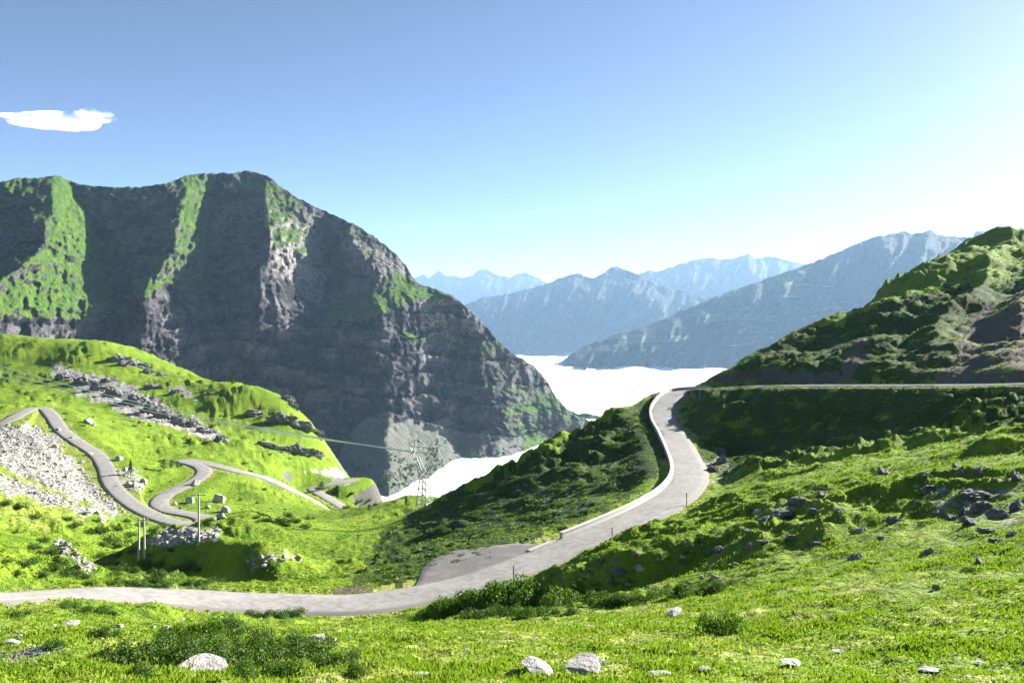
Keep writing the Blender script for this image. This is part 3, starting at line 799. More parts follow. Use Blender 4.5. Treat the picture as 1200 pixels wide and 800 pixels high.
# ------------------------------------------------------------------ sea of cloud
def cloud_mesh():
    r = 450 * np.exp(np.linspace(0, math.log(24000 / 450), 420))
    a = np.radians(np.linspace(-48, 48, 360))
    A, R = np.meshgrid(a, r, indexing='ij')
    x = (np.sin(A) * R).ravel(); y = (np.cos(A) * R).ravel()
    wx = x + 90 * fbm(x / 500, y / 500, 3, seed=110); wy = y + 90 * fbm(x / 500, y / 500, 3, seed=111)
    bil = np.abs(fbm(wx / 420, wy / 420, 2, seed=112)) * 18 + np.abs(perlin(wx / 130, wy / 130)) * 7 + np.abs(perlin(wx / 48, wy / 48)) * 5 * np.clip(1.5 - R.ravel() / 3500, 0, 1)
    z = CLOUD_Z + np.interp(R.ravel(), [900, 1800, 4500], [-24, -22, -6]) + bil * np.clip(R.ravel() / 1800, 0.35, 1.6)
    return mesh_from('cloud_sea', np.stack([x, y, z], 1), grid_faces(len(a), len(r))[:, ::-1])
t = NT('cloud_top')
M_CLOUD = t.done(t.principled(t.mix(t.noise(0.004, 4, vec=t.coords(kind='Position')), (0.86, 0.87, 0.89), (0.93, 0.93, 0.93)), 1.0, None, 0.0))
obj('sea_of_cloud', cloud_mesh(), M_CLOUD, kind='stuff', label='white sea of cloud filling the valley between the mountains', cat='cloud')

# ------------------------------------------------------------------ haze
def box_mesh(name, lo, hi):
    v = [(x, y, z) for x in (lo[0], hi[0]) for y in (lo[1], hi[1]) for z in (lo[2], hi[2])]
    f = [(0, 1, 3, 2), (4, 6, 7, 5), (0, 4, 5, 1), (2, 3, 7, 6), (0, 2, 6, 4), (1, 5, 7, 3)]
    return mesh_from(name, v, f, False)
t = NT('thin_haze')
pv = t.n('ShaderNodeVolumePrincipled')
pv.inputs['Color'].default_value = (0.42, 0.68, 1.0, 1)
pv.inputs['Density'].default_value = HAZE_DENSITY
pv.inputs['Anisotropy'].default_value = 0.2
t.l(pv.outputs[0], t.out.inputs['Volume'])
hz = obj('haze', box_mesh('haze', (-24000, -2000, -420), (24000, 27000, 1250)), t.m, kind='stuff')

# ------------------------------------------------------------------ gravel lay-by, parapet, kerb
obj('gravel_layby', road_mesh('gravel_layby', LAYBY, LAY_W, -0.075), M_GRAVEL, kind='structure')

def sweep_section(name, c, off, sec):
    """sweep a closed cross-section (side, height) along a road line at a side offset"""
    sd = side_dirs(c); k = len(sec)
    V = np.empty((len(c), k, 3))
    for j, (u, h) in enumerate(sec):
        V[:, j, 0] = c[:, 0] + sd[:, 0] * (off + u); V[:, j, 1] = c[:, 1] + sd[:, 1] * (off + u); V[:, j, 2] = c[:, 2] + h
    f = []
    for i in range(len(c) - 1):
        for j in range(k):
            f.append((i * k + j, i * k + (j + 1) % k, (i + 1) * k + (j + 1) % k, (i + 1) * k + j))
    n = len(c) * k
    if k == 4:
        f.append((3, 2, 1, 0)); f.append((n - 4, n - 3, n - 2, n - 1))
    return mesh_from(name, V.reshape(-1, 3), f, False)

def road_slice(px_a, px_b, first_d=0, last_d=0):
    c = ROADS[0]; q = 600 + F * c[:, 0] / c[:, 1]
    a = int(np.argmax(q > px_a))
    b = a + int(np.argmax((q[a:] > px_b) & (c[a:, 1] > last_d)))
    return c[a:b]
wall_line = road_slice(676, 826, 0, 165)
w = obj('parapet_wall', sweep_section('parapet_wall', wall_line, -ROAD_HW - 0.12, [(-0.22, -0.8), (0.2, -0.8), (0.18, 0.52), (-0.2, 0.52)]), M_CONC,
    label='low pale concrete parapet wall along the outer edge of the climbing road bend', cat='wall')
obj('coping', sweep_section('coping', wall_line, -ROAD_HW - 0.12, [(-0.26, 0.524), (0.24, 0.524), (0.24, 0.62), (-0.26, 0.62)]), M_CONC, w)
kerb_line = road_slice(636, 674)
obj('concrete_kerb', sweep_section('concrete_kerb', kerb_line, -ROAD_HW - 0.1, [(-0.2, -0.5), (0.2, -0.5), (0.2, 0.13), (-0.2, 0.13)]), M_CONC,
    label='short low concrete kerb leading from the gravel lay-by to the parapet wall', cat='kerb')
far_line = ROADS[0][int(np.argmax((600 + F * ROADS[0][:, 0] / ROADS[0][:, 1] > 930) & (ROADS[0][:, 1] < 160))):]
obj('drainage_kerb', sweep_section('drainage_kerb', far_line, -ROAD_HW - 0.15, [(-0.15, -0.5), (0.15, -0.5), (0.15, 0.16), (-0.15, 0.16)]), M_CONC,
    label='long thin concrete kerb between the upper road and the dark hill', cat='kerb')

# ------------------------------------------------------------------ tubes, posts, poles, pylon, cables
def tube(verts, faces, p, q, r, n=6, r2=None):
    p = Vector(p); q = Vector(q); r2 = r if r2 is None else r2
    d = (q - p).normalized(); a = d.orthogonal().normalized(); b = d.cross(a)
    o = len(verts)
    for c, rad in ((p, r), (q, r2)):
        for i in range(n):
            t = 2 * math.pi * i / n
            verts.append(tuple(c + a * math.cos(t) * rad + b * math.sin(t) * rad))
    for i in range(n):
        faces.append((o + i, o + (i + 1) % n, o + n + (i + 1) % n, o + n + i))
def tubes_mesh(name, segs, n=6):
    v, f = [], []
    for sgm in segs:
        tube(v, f, sgm[0], sgm[1], sgm[2], n, sgm[3] if len(sgm) > 3 else None)
    return mesh_from(name, v, f, True)
def empty(name, loc, label=None, cat=None, group=None):
    o = bpy.data.objects.new(name, None); COL.objects.link(o); o.location = loc
    o.empty_display_size = 0.3
    tag(o, label, cat, group); return o

post_mesh = tubes_mesh('marker_post', [((0, 0, -0.4), (0, 0, 1.5), 0.055, 0.05), ((0, 0, 1.5), (0, 0, 1.53), 0.05, 0.01)])
band_mesh = tubes_mesh('marker_band', [((0, 0, 1.25), (0, 0, 1.4), 0.062)])
for (px, py), lab in zip([(781, 606), (584, 683), (691, 643)], ['thin dark marker post beside the road below the parapet bend', 'thin dark marker post across the road from the gravel lay-by', 'thin dark marker post at the road edge opposite the start of the parapet wall']):
    q = 600 + F * ROADS[0][:, 0] / ROADS[0][:, 1]
    sel = ROADS[0][:, 1] < 110
    i = int(np.argmin(np.abs(q - px) + 1e6 * ~sel)); sd = side_dirs(ROADS[0])[i]
    x, y = ROADS[0][i, :2] + sd * (ROAD_HW + 0.35)
    e = empty('marker_post', (x, y, ROADS[0][i, 2] - 0.12), lab, 'post', 'marker posts along the road')
    obj('pole', post_mesh, M_DARKPOST, e); obj('reflector_band', band_mesh, M_RED, e)

def utility_pole(pix, h, lab, twin=False):
    b = pick([pix])[0]
    e = empty('utility_pole', tuple(b), lab, 'pole', 'wooden utility poles by the stream')
    for dx in ((-0.42, 0.42) if twin else (0,)):
        obj('pole', tubes_mesh('pole', [((dx, 0, -0.8), (dx * 0.8, 0, h), 0.16, 0.11)], 8), M_WOOD, e)
    obj('crossarm', tubes_mesh('crossarm', [((-0.9, 0, h - 0.35), (0.9, 0, h - 0.35), 0.06)]), M_WOOD, e)
    for k in (-0.8, 0, 0.8):
        obj('insulator', tubes_mesh('insulator', [((k, 0, h - 0.3), (k, 0, h - 0.05), 0.06, 0.03)]), M_CONC, e)
    return e
utility_pole((166, 656), 5.6, 'twin pale wooden poles standing side by side in the gully', True)
utility_pole((233, 640), 7.0, 'single pale wooden pole in front of the lower hairpin bend')

def pylon(base, h, yaw):
    e = empty('lattice_pylon', base, 'dark steel lattice pylon with forked top at the far edge of the meadow', 'pylon')
    e.rotation_euler = (0, 0, yaw)
    r = 0.05
    w0, ww, hw_ = 1.15, 0.6, h * 0.55
    body, fork, arms = [], [], []
    cs = [(-1, -1), (1, -1), (1, 1), (-1, 1)]
    lev = np.linspace(0, 1, 6)
    for k in range(4):
        a, b = cs[k], cs[(k + 1) % 4]
        body.append(((a[0] * w0, a[1] * w0, -0.6), (a[0] * ww, a[1] * ww, hw_), r * 1.5))
        for i in range(5):
            z0, z1 = lev[i] * hw_, lev[i + 1] * hw_
            s0 = w0 + (ww - w0) * lev[i]; s1 = w0 + (ww - w0) * lev[i + 1]
            body.append(((a[0] * s0, a[1] * s0, z0), (b[0] * s1, b[1] * s1, z1), r))
            body.append(((b[0] * s0, b[1] * s0, z0), (a[0] * s1, a[1] * s1, z1), r))
            body.append(((a[0] * s1, a[1] * s1, z1), (b[0] * s1, b[1] * s1, z1), r))
    for s in (-1, 1):
        for dy in (-ww, ww):
            fork.append(((s * ww, dy, hw_), (s * 3.0, dy * 0.4, h), r * 1.5))
            fork.append(((-s * 0.1, dy, hw_ + 0.4), (s * 2.2, dy * 0.4, h), r * 1.2))
        for i in range(4):
            t0, t1 = i / 4, (i + 1) / 4
            p0 = (s * (ww + (3.0 - ww) * t0), -ww * (1 - 0.6 * t0), hw_ + (h - hw_) * t0)
            p1 = (s * (-0.0 + 2.2 * t1), ww * (1 - 0.6 * t1), hw_ + (h - hw_) * t1)
            fork.append((p0, p1, r))
            fork.append(((p0[0], -p0[1], p0[2]), (p1[0], -p1[1], p1[2]), r))
        arms.append(((s * 2.2, 0, h), (s * 3.6, 0, h + 0.5), r * 1.3))
        arms.append(((s * 2.2, 0, h), (s * 1.9, 0, h + 1.3), r * 1.3)); arms.append(((s * 3.6, 0, h + 0.5), (s * 1.9, 0, h + 1.3), r))
    arms.append(((-3.0, 0, h), (3.0, 0, h), r * 1.3))
    obj('body', tubes_mesh('pylon_body', body, 4), M_STEEL, e)
    obj('fork', tubes_mesh('pylon_fork', fork, 4), M_STEEL, e)
    obj('crossarm', tubes_mesh('pylon_crossarm', arms, 4), M_STEEL, e)
    for s in (-3.0, 0, 3.0):
        obj('insulator', tubes_mesh('insulator', [((s, 0, h), (s, 0, h - 0.9), 0.07)], 6), M_CONC, e)
    return e
pyl = pick([(497, 597)])[0]
pylon(tuple(pyl), 11.5, math.radians(-25))

def cable(a, b, sag, lab):
    a = np.array(a); b = np.array(b)
    t = np.linspace(0, 1, 60)[:, None]
    p = a + (b - a) * t; p[:, 2] -= (4 * sag * t * (1 - t))[:, 0]
    segs = [(tuple(p[i]), tuple(p[i + 1]), 0.1) for i in range(len(p) - 1)]
    obj('power_cable', tubes_mesh('power_cable', segs, 5), M_WIRE, label=lab, cat='cable', group='power cables over the left hillside')
for k, (dy, dx) in enumerate([(0, -3.0), (10, 0), (20, 3.0)]):
    st = P(-260, 318 + dy * 1.15, 330)
    en = (pyl[0] + dx * math.cos(-0.43), pyl[1] + dx * math.sin(-0.43), pyl[2] + 10.5)
    cable(st, en, 9.0, ['uppermost of three parallel pale power cables crossing above the left hillside', 'middle one of three parallel pale power cables crossing above the left hillside', 'lowest of three parallel pale power cables crossing above the left hillside'][k])

# ------------------------------------------------------------------ rocks
def rock_mesh(name, seed, sub=3, cuts=9, flat=0.6, ns=1.0, strata=0.0):
    r = random.Random(seed)
    bm = bmesh.new(); bmesh.ops.create_icosphere(bm, subdivisions=sub, radius=1.0)
    planes = []
    for i in range(cuts):
        d = Vector((r.gauss(0, 1), r.gauss(0, 1), r.gauss(0, 0.7))).normalized(); planes.append((d, r.uniform(0.45, 0.85)))
    off = Vector((seed * 3.7, seed * 1.9, seed * 7.3))
    for v in bm.verts:
        p = v.co.copy()
        p *= 1 + 0.35 * mnoise.noise(p * 1.3 + off)
        for d, h in planes:
            k = p.dot(d) - h
            if k > 0: p -= d * k * 0.92
        p += p.normalized() * (0.09 * mnoise.noise(p * 3.3 + off) + 0.05 * mnoise.noise(p * 8 + off)) * ns
        if strata:
            q = p.z * 5 + 0.8 * mnoise.noise(p * 1.5 + off)
            s = 1 + strata * (abs((q % 1.0) - 0.5) * 2 - 0.5) + strata * mnoise.noise(Vector((p.x * 4, p.y * 4, p.z * 1.2)) + off)
            p.x *= s; p.y *= s
        p.z *= flat
        v.co = p
    me = bpy.data.meshes.new(name); bm.to_mesh(me); bm.free()
    me.polygons.foreach_set('use_smooth', np.zeros(len(me.polygons), bool)); me.update()
    return me
BOULD = [rock_mesh('boulder', 10 + i, 3, 9, 0.62) for i in range(6)]
BOULD_D = [rock_mesh('dark_boulder', 30 + i, 4, 15, 0.6, 2.4, 0.16) for i in range(6)]
SLAB = [rock_mesh('slab', 50 + i, 3, 11, 0.14) for i in range(4)]
CRAG = [rock_mesh('crag', 70 + i, 4, 14, 0.8, 3.2, 0.22) for i in range(5)]

ORD = ['first', 'second', 'third', 'fourth', 'fifth', 'sixth', 'seventh', 'eighth', 'ninth', 'tenth', 'eleventh', 'twelfth', 'thirteenth', 'fourteenth', 'fifteenth', 'sixteenth', 'seventeenth', 'eighteenth', 'nineteenth', 'twentieth', 'twenty-first', 'twenty-second']
def labels_for(pix, pts, lab):
    if '{o}' in lab:
        return [lab.replace('{o}', ORD[i]) for i in range(len(pix))]
    if len(pix) < 3: return [lab] * len(pix)
    size = np.array([p[2] * q[1] for p, q in zip(pix, pts)]); k = np.argsort(size)
    out = [lab] * len(pix)
    if size[k[-1]] > 1.08 * size[k[-2]]: out[k[-1]] = 'largest ' + lab
    return out
def place_rocks(name, pix, meshes, mat, lab, cat, group, yaw=None, sink=0.25, zs=1.0, wy=1.0):
    pts = pick([(p[0], p[1]) for p in pix])
    for p, q, lab_ in zip(pix, pts, labels_for(pix, pts, lab)):
        wid = p[2] * q[1] / F / 2
        o = obj(name, meshes[random.randrange(len(meshes))], mat, None, lab_, cat, group)
        hh = p[3] * q[1] / F / 2 * 1.9 if len(p) > 3 else wid * zs
        o.scale = (wid, wid * wy * random.uniform(0.75, 1.1), hh)
        o.rotation_euler = (random.uniform(-0.15, 0.15), random.uniform(-0.15, 0.15), (random.uniform(0, 6.28) if yaw is None else yaw + random.uniform(-0.2, 0.2)))
        o.location = (q[0], q[1] + wid * 0.2, q[2] + hh * 0.55 * (0.5 - sink))

place_rocks('boulder', [(228, 569, 13), (223, 589, 14), (255, 589, 22), (264, 600, 16), (258, 607, 14), (157, 571, 12), (168, 567, 11), (150, 568, 9), (243, 596, 9), (205, 592, 8), (212, 596, 6), (250, 610, 9)],
            BOULD, M_ROCK_P, 'pale grey boulder lying in the grass around the lower hairpin bends', 'boulder', 'boulders around the hairpin bends', zs=1.2)
place_rocks('boulder', [(64, 525, 10), (96, 543, 8), (105, 534, 8), (103, 497, 13), (67, 506, 10), (139, 540, 12), (146, 552, 9), (84, 515, 7), (33, 520, 6), (52, 545, 6), (21, 528, 6), (110, 500, 9), (77, 560, 6)],
            BOULD, M_ROCK_P, 'pale boulder on the scree and grass beside the upper switchback road', 'boulder', 'boulders beside the upper switchback road', zs=1.1)
stream = [(195 + random.uniform(-22, 50), 630 + random.uniform(-7, 9), random.uniform(3, 8)) for i in range(34)]
place_rocks('stream_stone', stream, BOULD, M_ROCK_P, 'pale stone in the rocky stream bed below the hairpin bend', 'stone', 'stones of the stream bed')
place_rocks('rock_slab', [(236, 788, 66, 16)], SLAB, M_ROCK_P, 'broad flat whitish slab of rock lying in the juniper thicket', 'rock slab', None, sink=0.15)
place_rocks('rock_slab', [(80, 734, 26, 9)], SLAB, M_ROCK_P, 'whitish slab of rock in open grass just below the lower road verge', 'rock slab', None, sink=0.15)
place_rocks('rock_slab', [(62, 735, 10), (12, 757, 24), (40, 764, 26), (70, 762, 14), (118, 750, 9), (140, 736, 14), (194, 737, 14), (370, 753, 34), (390, 752, 16), (178, 736, 8), (20, 748, 12), (205, 726, 5), (214, 725, 6)],
            SLAB + BOULD, M_ROCK_P, 'small flat pale stone in the grass between the lower road and the juniper', 'stone', 'stones in the grass near the juniper', zs=0.7)
place_rocks('rock_slab', [(790, 720, 30), (691, 735, 12), (629, 749, 10), (718, 742, 10), (682, 787, 60), (631, 788, 50), (706, 778, 20), (430, 749, 10), (409, 747, 8), (547, 763, 10), (496, 792, 22), (540, 792, 14), (770, 792, 30), (825, 787, 18), (985, 765, 18), (930, 780, 26), (1090, 788, 30), (1150, 778, 16), (1060, 745, 12)],
            SLAB, M_ROCK_P, 'flat pale stone half sunk in the dry yellow-green grass', 'stone', 'flat stones in the dry grass')
place_rocks('boulder', [(751, 672, 14), (746, 650, 11), (671, 692, 7), (674, 684, 8), (790, 670, 12), (800, 655, 9), (736, 690, 8), (727, 670, 26, 7), (705, 660, 12), (845, 646, 18), (830, 648, 12), (880, 642, 16), (895, 637, 16), (889, 603, 16), (838, 678, 12), (823, 679, 10), (770, 660, 8), (715, 680, 10), (760, 690, 10), (690, 676, 7), (812, 640, 9), (862, 664, 10), (875, 625, 12)],
            BOULD + BOULD_D, M_ROCK_D, 'grey rock poking out of the mossy slope below the road bend', 'rock', 'rocks on the mossy slope')
place_rocks('jagged_rock', [(1093, 575, 32, 11), (1147, 583, 59, 18), (1155, 596, 46, 16), (1175, 608, 49, 18), (1138, 614, 35, 12), (1115, 610, 24, 11), (1103, 604, 30, 11), (1122, 594, 22, 9), (1160, 624, 40, 12), (1168, 636, 24, 11), (1195, 596, 35, 16), (1130, 602, 24, 11), (1190, 628, 27, 9), (1080, 590, 22, 8), (1050, 612, 35, 12), (1010, 625, 30, 11), (1035, 632, 24, 9)],
            BOULD_D, M_ROCK_D, 'dark grey jagged rock in the dense rocky band beyond the dry grass', 'rock', 'outcrops in the right rocky band', yaw=0.5, wy=0.6, sink=0.5)
place_rocks('jagged_rock', [(940, 588, 40, 12), (917, 604, 46, 12), (900, 611, 35, 11), (967, 583, 30, 9), (955, 600, 22, 8), (1037, 556, 30, 12), (1083, 559, 19, 8), (1123, 548, 24, 8), (1128, 558, 22, 9), (1167, 564, 19, 8), (1193, 561, 30, 15), (1150, 554, 30, 9), (985, 600, 22, 8), (1005, 655, 30, 11), (960, 640, 24, 9), (1090, 650, 27, 11), (1150, 660, 24, 9), (930, 632, 22, 8), (1100, 690, 22, 8)],
            BOULD_D, M_ROCK_D, 'small dark jagged rock in the lit grass below the shaded bank', 'rock', 'small outcrops below the shaded bank', yaw=0.4, wy=0.6, sink=0.55)
place_rocks('rock_ledge', [(135, 424, 34, 9), (157, 430, 40, 9), (173, 437, 26, 7), (190, 440, 16, 5)], CRAG, M_ROCK_D, 'dark overhanging rock ledge, {o} down from the top of the left hillside', 'ledge', 'ledges near the hilltop', yaw=0.5, wy=0.5, sink=0.45)
place_rocks('rock_ledge', [(335, 470, 26, 9), (343, 478, 16, 12), (300, 488, 40, 12), (325, 496, 46, 13), (350, 503, 42, 13), (370, 509, 24, 12)], CRAG, M_ROCK_D, 'long grey rock ledge, {o} downhill along the edge of the left hillside', 'ledge', 'ledges along the hillside edge', yaw=0.35, wy=0.5, sink=0.45)
place_rocks('rock_ledge', [(312, 525, 34, 10), (330, 528, 30, 9), (345, 532, 36, 13), (368, 534, 26, 12)], CRAG, M_ROCK_D, 'dark rock ledge under a grass lip above the valley road, {o} towards the valley', 'ledge', 'ledges above the valley road', yaw=0.2, wy=0.5, sink=0.45)
place_rocks('rock_crag', sorted([(75, 445, 30, 10), (95, 452, 34, 12), (118, 458, 36, 13), (140, 466, 38, 14), (158, 475, 44, 16), (178, 483, 44, 15), (198, 492, 42, 14), (215, 501, 36, 12), (240, 508, 34, 12), (258, 516, 24, 9), (180, 456, 26, 7), (205, 461, 24, 7), (225, 500, 26, 10), (128, 448, 22, 8), (246, 462, 14, 5)]),
            CRAG, M_ROCK_P, 'pale weathered crag, {o} down the band of rocks across the left hillside', 'crag', 'crags across the left hillside', yaw=0.45, wy=0.55, sink=0.4)
spur_rocks = []
for i in range(46):
    u = random.random(); v = random.random()
    px = 480 + u * 280; spur_rocks.append((px, np.interp(px, [480, 600, 700, 760], [606, 546, 500, 470]) + 12 + v * np.interp(px, [480, 600, 760], [55, 90, 60]), random.uniform(3, 9)))
place_rocks('boulder', spur_rocks, BOULD_D, M_ROCK_D, 'grey rock on the shaded heather spur left of the parapet wall', 'rock', 'rocks on the shaded spur', zs=0.8)
place_rocks('boulder', [(838, 552, 18, 9), (846, 543, 20, 10), (842, 530, 16, 8), (852, 556, 14, 6)], CRAG, M_ROCK_D, 'dark craggy rock face in the hollow inside the road bend', 'rock face', 'rock face inside the bend', sink=0.4)
place_rocks('boulder', [(1175, 444, 4)], BOULD, M_ROCK_P, 'lone small white stone at the foot of the dark hill by the upper road', 'stone', None)

# ------------------------------------------------------------------ vegetation
def leaf_tris(centers, normals, size, rg):
    """one bent leaf (two triangles) at each centre"""
    n = len(centers)
    nr = normals / (np.linalg.norm(normals, axis=1)[:, None] + 1e-9)
    rnd = rg.normal(size=(n, 3)); t = np.cross(nr, rnd); t /= np.linalg.norm(t, axis=1)[:, None] + 1e-9
    b = np.cross(nr, t)
    sz = size * rg.uniform(0.6, 1.35, (n, 1))
    v = np.stack([centers - t * sz * 0.5 - nr * sz * 0.1, centers + b * sz * 0.32 + nr * sz * 0.1, centers + t * sz * 0.6, centers - b * sz * 0.32 + nr * sz * 0.1], 1).reshape(-1, 3)
    q = np.arange(n * 4).reshape(n, 4)
    return v, q

def shrub_mesh(name, seed, n=900, leaf=0.09, flat=0.6, lumps=7):
    rg = np.random.default_rng(seed)
    lc = rg.normal(size=(lumps, 3)) * np.array([0.45, 0.45, 0.16]) + np.array([0, 0, 0.22]); lr = rg.uniform(0.28, 0.5, lumps)
    k = rg.integers(0, lumps, n)
    d = rg.normal(size=(n, 3)); d /= np.linalg.norm(d, axis=1)[:, None]
    rad = lr[k] * rg.uniform(0.55, 1.05, n) ** 0.6 * (1 + 0.2 * np.sin(d[:, 0] * 7 + seed) * np.cos(d[:, 1] * 6))
    c = lc[k] + d * rad[:, None] * np.array([1, 1, flat + 0.25])
    c[:, 2] = np.abs(c[:, 2]) * flat * 1.25
    nv, q = leaf_tris(c, d + rg.normal(size=(n, 3)) * 0.5 + np.array([0, 0, 0.4]), leaf, rg)
    return mesh_from(name, nv, q, False)
def stem_mesh(name, seed):
    r = random.Random(seed)
    return tubes_mesh(name, [((r.uniform(-.1, .1), r.uniform(-.1, .1), -0.15), (r.uniform(-.5, .5), r.uniform(-.5, .5), r.uniform(.15, .35)), 0.03, 0.012) for i in range(6)], 5)
JUN = [shrub_mesh('juniper_foliage', 200 + i, 1500, 0.085, 0.55, 8) for i in range(4)]
BSH = [shrub_mesh('shrub_foliage', 220 + i, 800, 0.13, 0.8, 7) for i in range(4)]
STEM = [stem_mesh('shrub_stem', 240 + i) for i in range(3)]

for _m in JUN[::2]: _m.materials.append(M_LEAF_B)  # lighter leaf on every other juniper mesh paints in sunlit tops
def place_shrubs(name, pix, meshes, mat, lab, cat, group, stems=True, zs=0.9):
    pts = pick([(p[0], p[1]) for p in pix])
    for p, q, lab_ in zip(pix, pts, labels_for(pix, pts, lab)):
        wid = p[2] * q[1] / F
        e_loc = (q[0], q[1] + wid * 0.1, q[2] - 0.05 * wid)
        rz_, sc = random.uniform(0, 6.28), (wid, wid * random.uniform(0.8, 1.1), wid * zs * random.uniform(0.8, 1.2))
        if stems:
            e = empty(name, e_loc, lab_, cat, group); e.rotation_euler = (0, 0, rz_); e.scale = sc
            obj('foliage', random.choice(meshes), mat, e); obj('stem', random.choice(STEM), M_BARK, e)
        else:
            o = obj(name, random.choice(meshes), mat, None, lab_, cat, group, loc=e_loc); o.rotation_euler = (0, 0, rz_); o.scale = sc

place_shrubs('juniper_shrub', [(150, 780, 34), (185, 768, 34), (215, 776, 36), (250, 768, 34), (282, 778, 38), (322, 782, 36), (352, 774, 32), (386, 782, 30), (300, 756, 28), (345, 758, 26), (240, 748, 28), (266, 738, 24), (200, 753, 24), (162, 797, 30), (330, 796, 30), (410, 778, 22),
    (60, 760, 16), (270, 748, 22), (320, 765, 24), (370, 762, 22), (225, 760, 24), (420, 790, 18), (130, 772, 22), (290, 795, 26), (120, 745, 16)], JUN, M_LEAF_D,
    'low spreading dark green juniper in the thicket around the white slab', 'shrub', 'junipers around the white slab', zs=1.3)
place_shrubs('juniper_shrub', [(92, 718, 20), (112, 720, 20), (75, 713, 14), (322, 723, 18), (345, 720, 15), (300, 724, 14), (18, 722, 14), (128, 722, 14), (500, 726, 12)], JUN, M_LEAF_D,
    'low dark juniper on the near verge of the lower road', 'shrub', 'junipers on the lower road verge', zs=1.1)
place_shrubs('juniper_shrub', [(846, 744, 32)], JUN, M_LEAF_D, 'rounded dark green bush standing alone in the dry grass', 'shrub', None, zs=1.7)
place_shrubs('juniper_shrub', sorted([(520, 721, 28), (540, 718, 30), (572, 713, 38), (600, 709, 40), (627, 711, 38), (655, 710, 34), (682, 705, 31), (560, 725, 20), (642, 721, 20), (702, 707, 22), (740, 705, 20), (765, 701, 20), (800, 699, 20), (826, 699, 28), (850, 691, 22), (530, 713, 18), (720, 709, 18), (590, 723, 20), (785, 697, 15), (668, 721, 18), (612, 725, 18)]), JUN, M_LEAF_D,
    'dark bush, {o} from the gravel lay-by in the row along the grassy bank', 'shrub', 'bushes along the bank', zs=1.4)
place_shrubs('shrub', [(6, 592, 9), (22, 596, 9), (37, 608, 8), (22, 625, 8), (52, 634, 8), (36, 643, 10), (54, 648, 10), (6, 658, 9), (27, 664, 12), (38, 660, 9), (60, 668, 10), (72, 661, 9), (75, 673, 11), (87, 673, 12), (96, 679, 10), (78, 610, 9), (87, 616, 9), (107, 626, 9), (117, 625, 12), (126, 634, 12), (120, 640, 10), (132, 643, 12), (144, 637, 11), (150, 628, 9), (135, 622, 10), (156, 648, 10), (168, 637, 8), (180, 622, 9), (162, 616, 9), (120, 652, 9), (190, 618, 8), (105, 685, 8), (50, 676, 9), (64, 652, 8), (20, 676, 8), (140, 652, 9), (112, 612, 8), (98, 604, 6), (148, 612, 7), (175, 652, 7), (200, 648, 7)], BSH, M_LEAF_D,
    'leafy green shrub on the slope above the gully on the left', 'shrub', 'shrubs above the left gully')
place_shrubs('shrub', [(312, 611, 10), (328, 613, 12), (345, 612, 11), (360, 609, 8), (300, 607, 7), (338, 606, 8), (355, 618, 8), (335, 617, 8)], BSH, M_LEAF_D, 'dark shrub in the thicket behind the grassy hummock', 'shrub', 'shrubs behind the hummock')
place_shrubs('shrub', [(376, 572, 5), (405, 596, 7), (420, 592, 7), (432, 590, 6), (395, 580, 5), (412, 582, 5), (440, 592, 5)], BSH, M_LEAF_D, 'dark shrub at the end of the hillside beside the lower road', 'shrub', 'shrubs beside the lower road')
left_sh = []
for i in range(70):
    px = random.uniform(0, 340); top = np.interp(px, [0, 130, 180, 250, 340], [400, 410, 440, 455, 480])
    left_sh.append((px, random.uniform(top + 8, 600), random.uniform(2.0, 4.0)))
place_shrubs('shrub', left_sh, BSH, M_LEAF_D, 'tiny dark shrub dotted over the sunlit left hillside', 'shrub', 'shrubs dotted over the left hillside', stems=False)
gul = [(random.uniform(130, 260), random.uniform(662, 690), random.uniform(8, 14)) for i in range(22)]  # bushes enlarged to darken the gully where it lies in deep shade
place_shrubs('shrub', gul, BSH, M_LEAF_D, 'dark green bush added to deepen the shade of the gully before the hummock', 'shrub', 'bushes in the shaded gully', stems=False, zs=0.8)
rs = []
for i in range(60):
    px = random.uniform(640, 1190); py = random.uniform(np.interp(px, [640, 830, 1190], [665, 590, 520]), np.interp(px, [640, 850, 1190], [700, 680, 690]))
    rs.append((px, py, random.uniform(4, 9)))
place_shrubs('shrub', rs, JUN, M_LEAF_B, 'small green cushion shrub on the mossy slope right of the road', 'shrub', 'cushion shrubs right of the road', stems=False, zs=0.6)
bank = []
for i in range(78):
    px = random.uniform(830, 1195); top = 457; bot = np.interp(px, [830, 900, 1000, 1195], [545, 535, 520, 492])
    bank.append((px, top + (bot - top) * random.random(), random.uniform(4, 8)))
place_shrubs('shrub', bank, BSH, M_LEAF_B, 'leafy shrub on the shaded bank below the upper road', 'shrub', 'shrubs on the shaded bank', stems=False, zs=0.8)
sp = []
for i in range(130):
    px = random.uniform(450, 775); top = np.interp(px, [450, 600, 700, 775], [622, 548, 502, 466]); bot = np.interp(px, [450, 560, 700, 775], [690, 655, 600, 500])
    sp.append((px, top + 3 + (bot - top - 6) * random.random(), random.uniform(3, 7)))

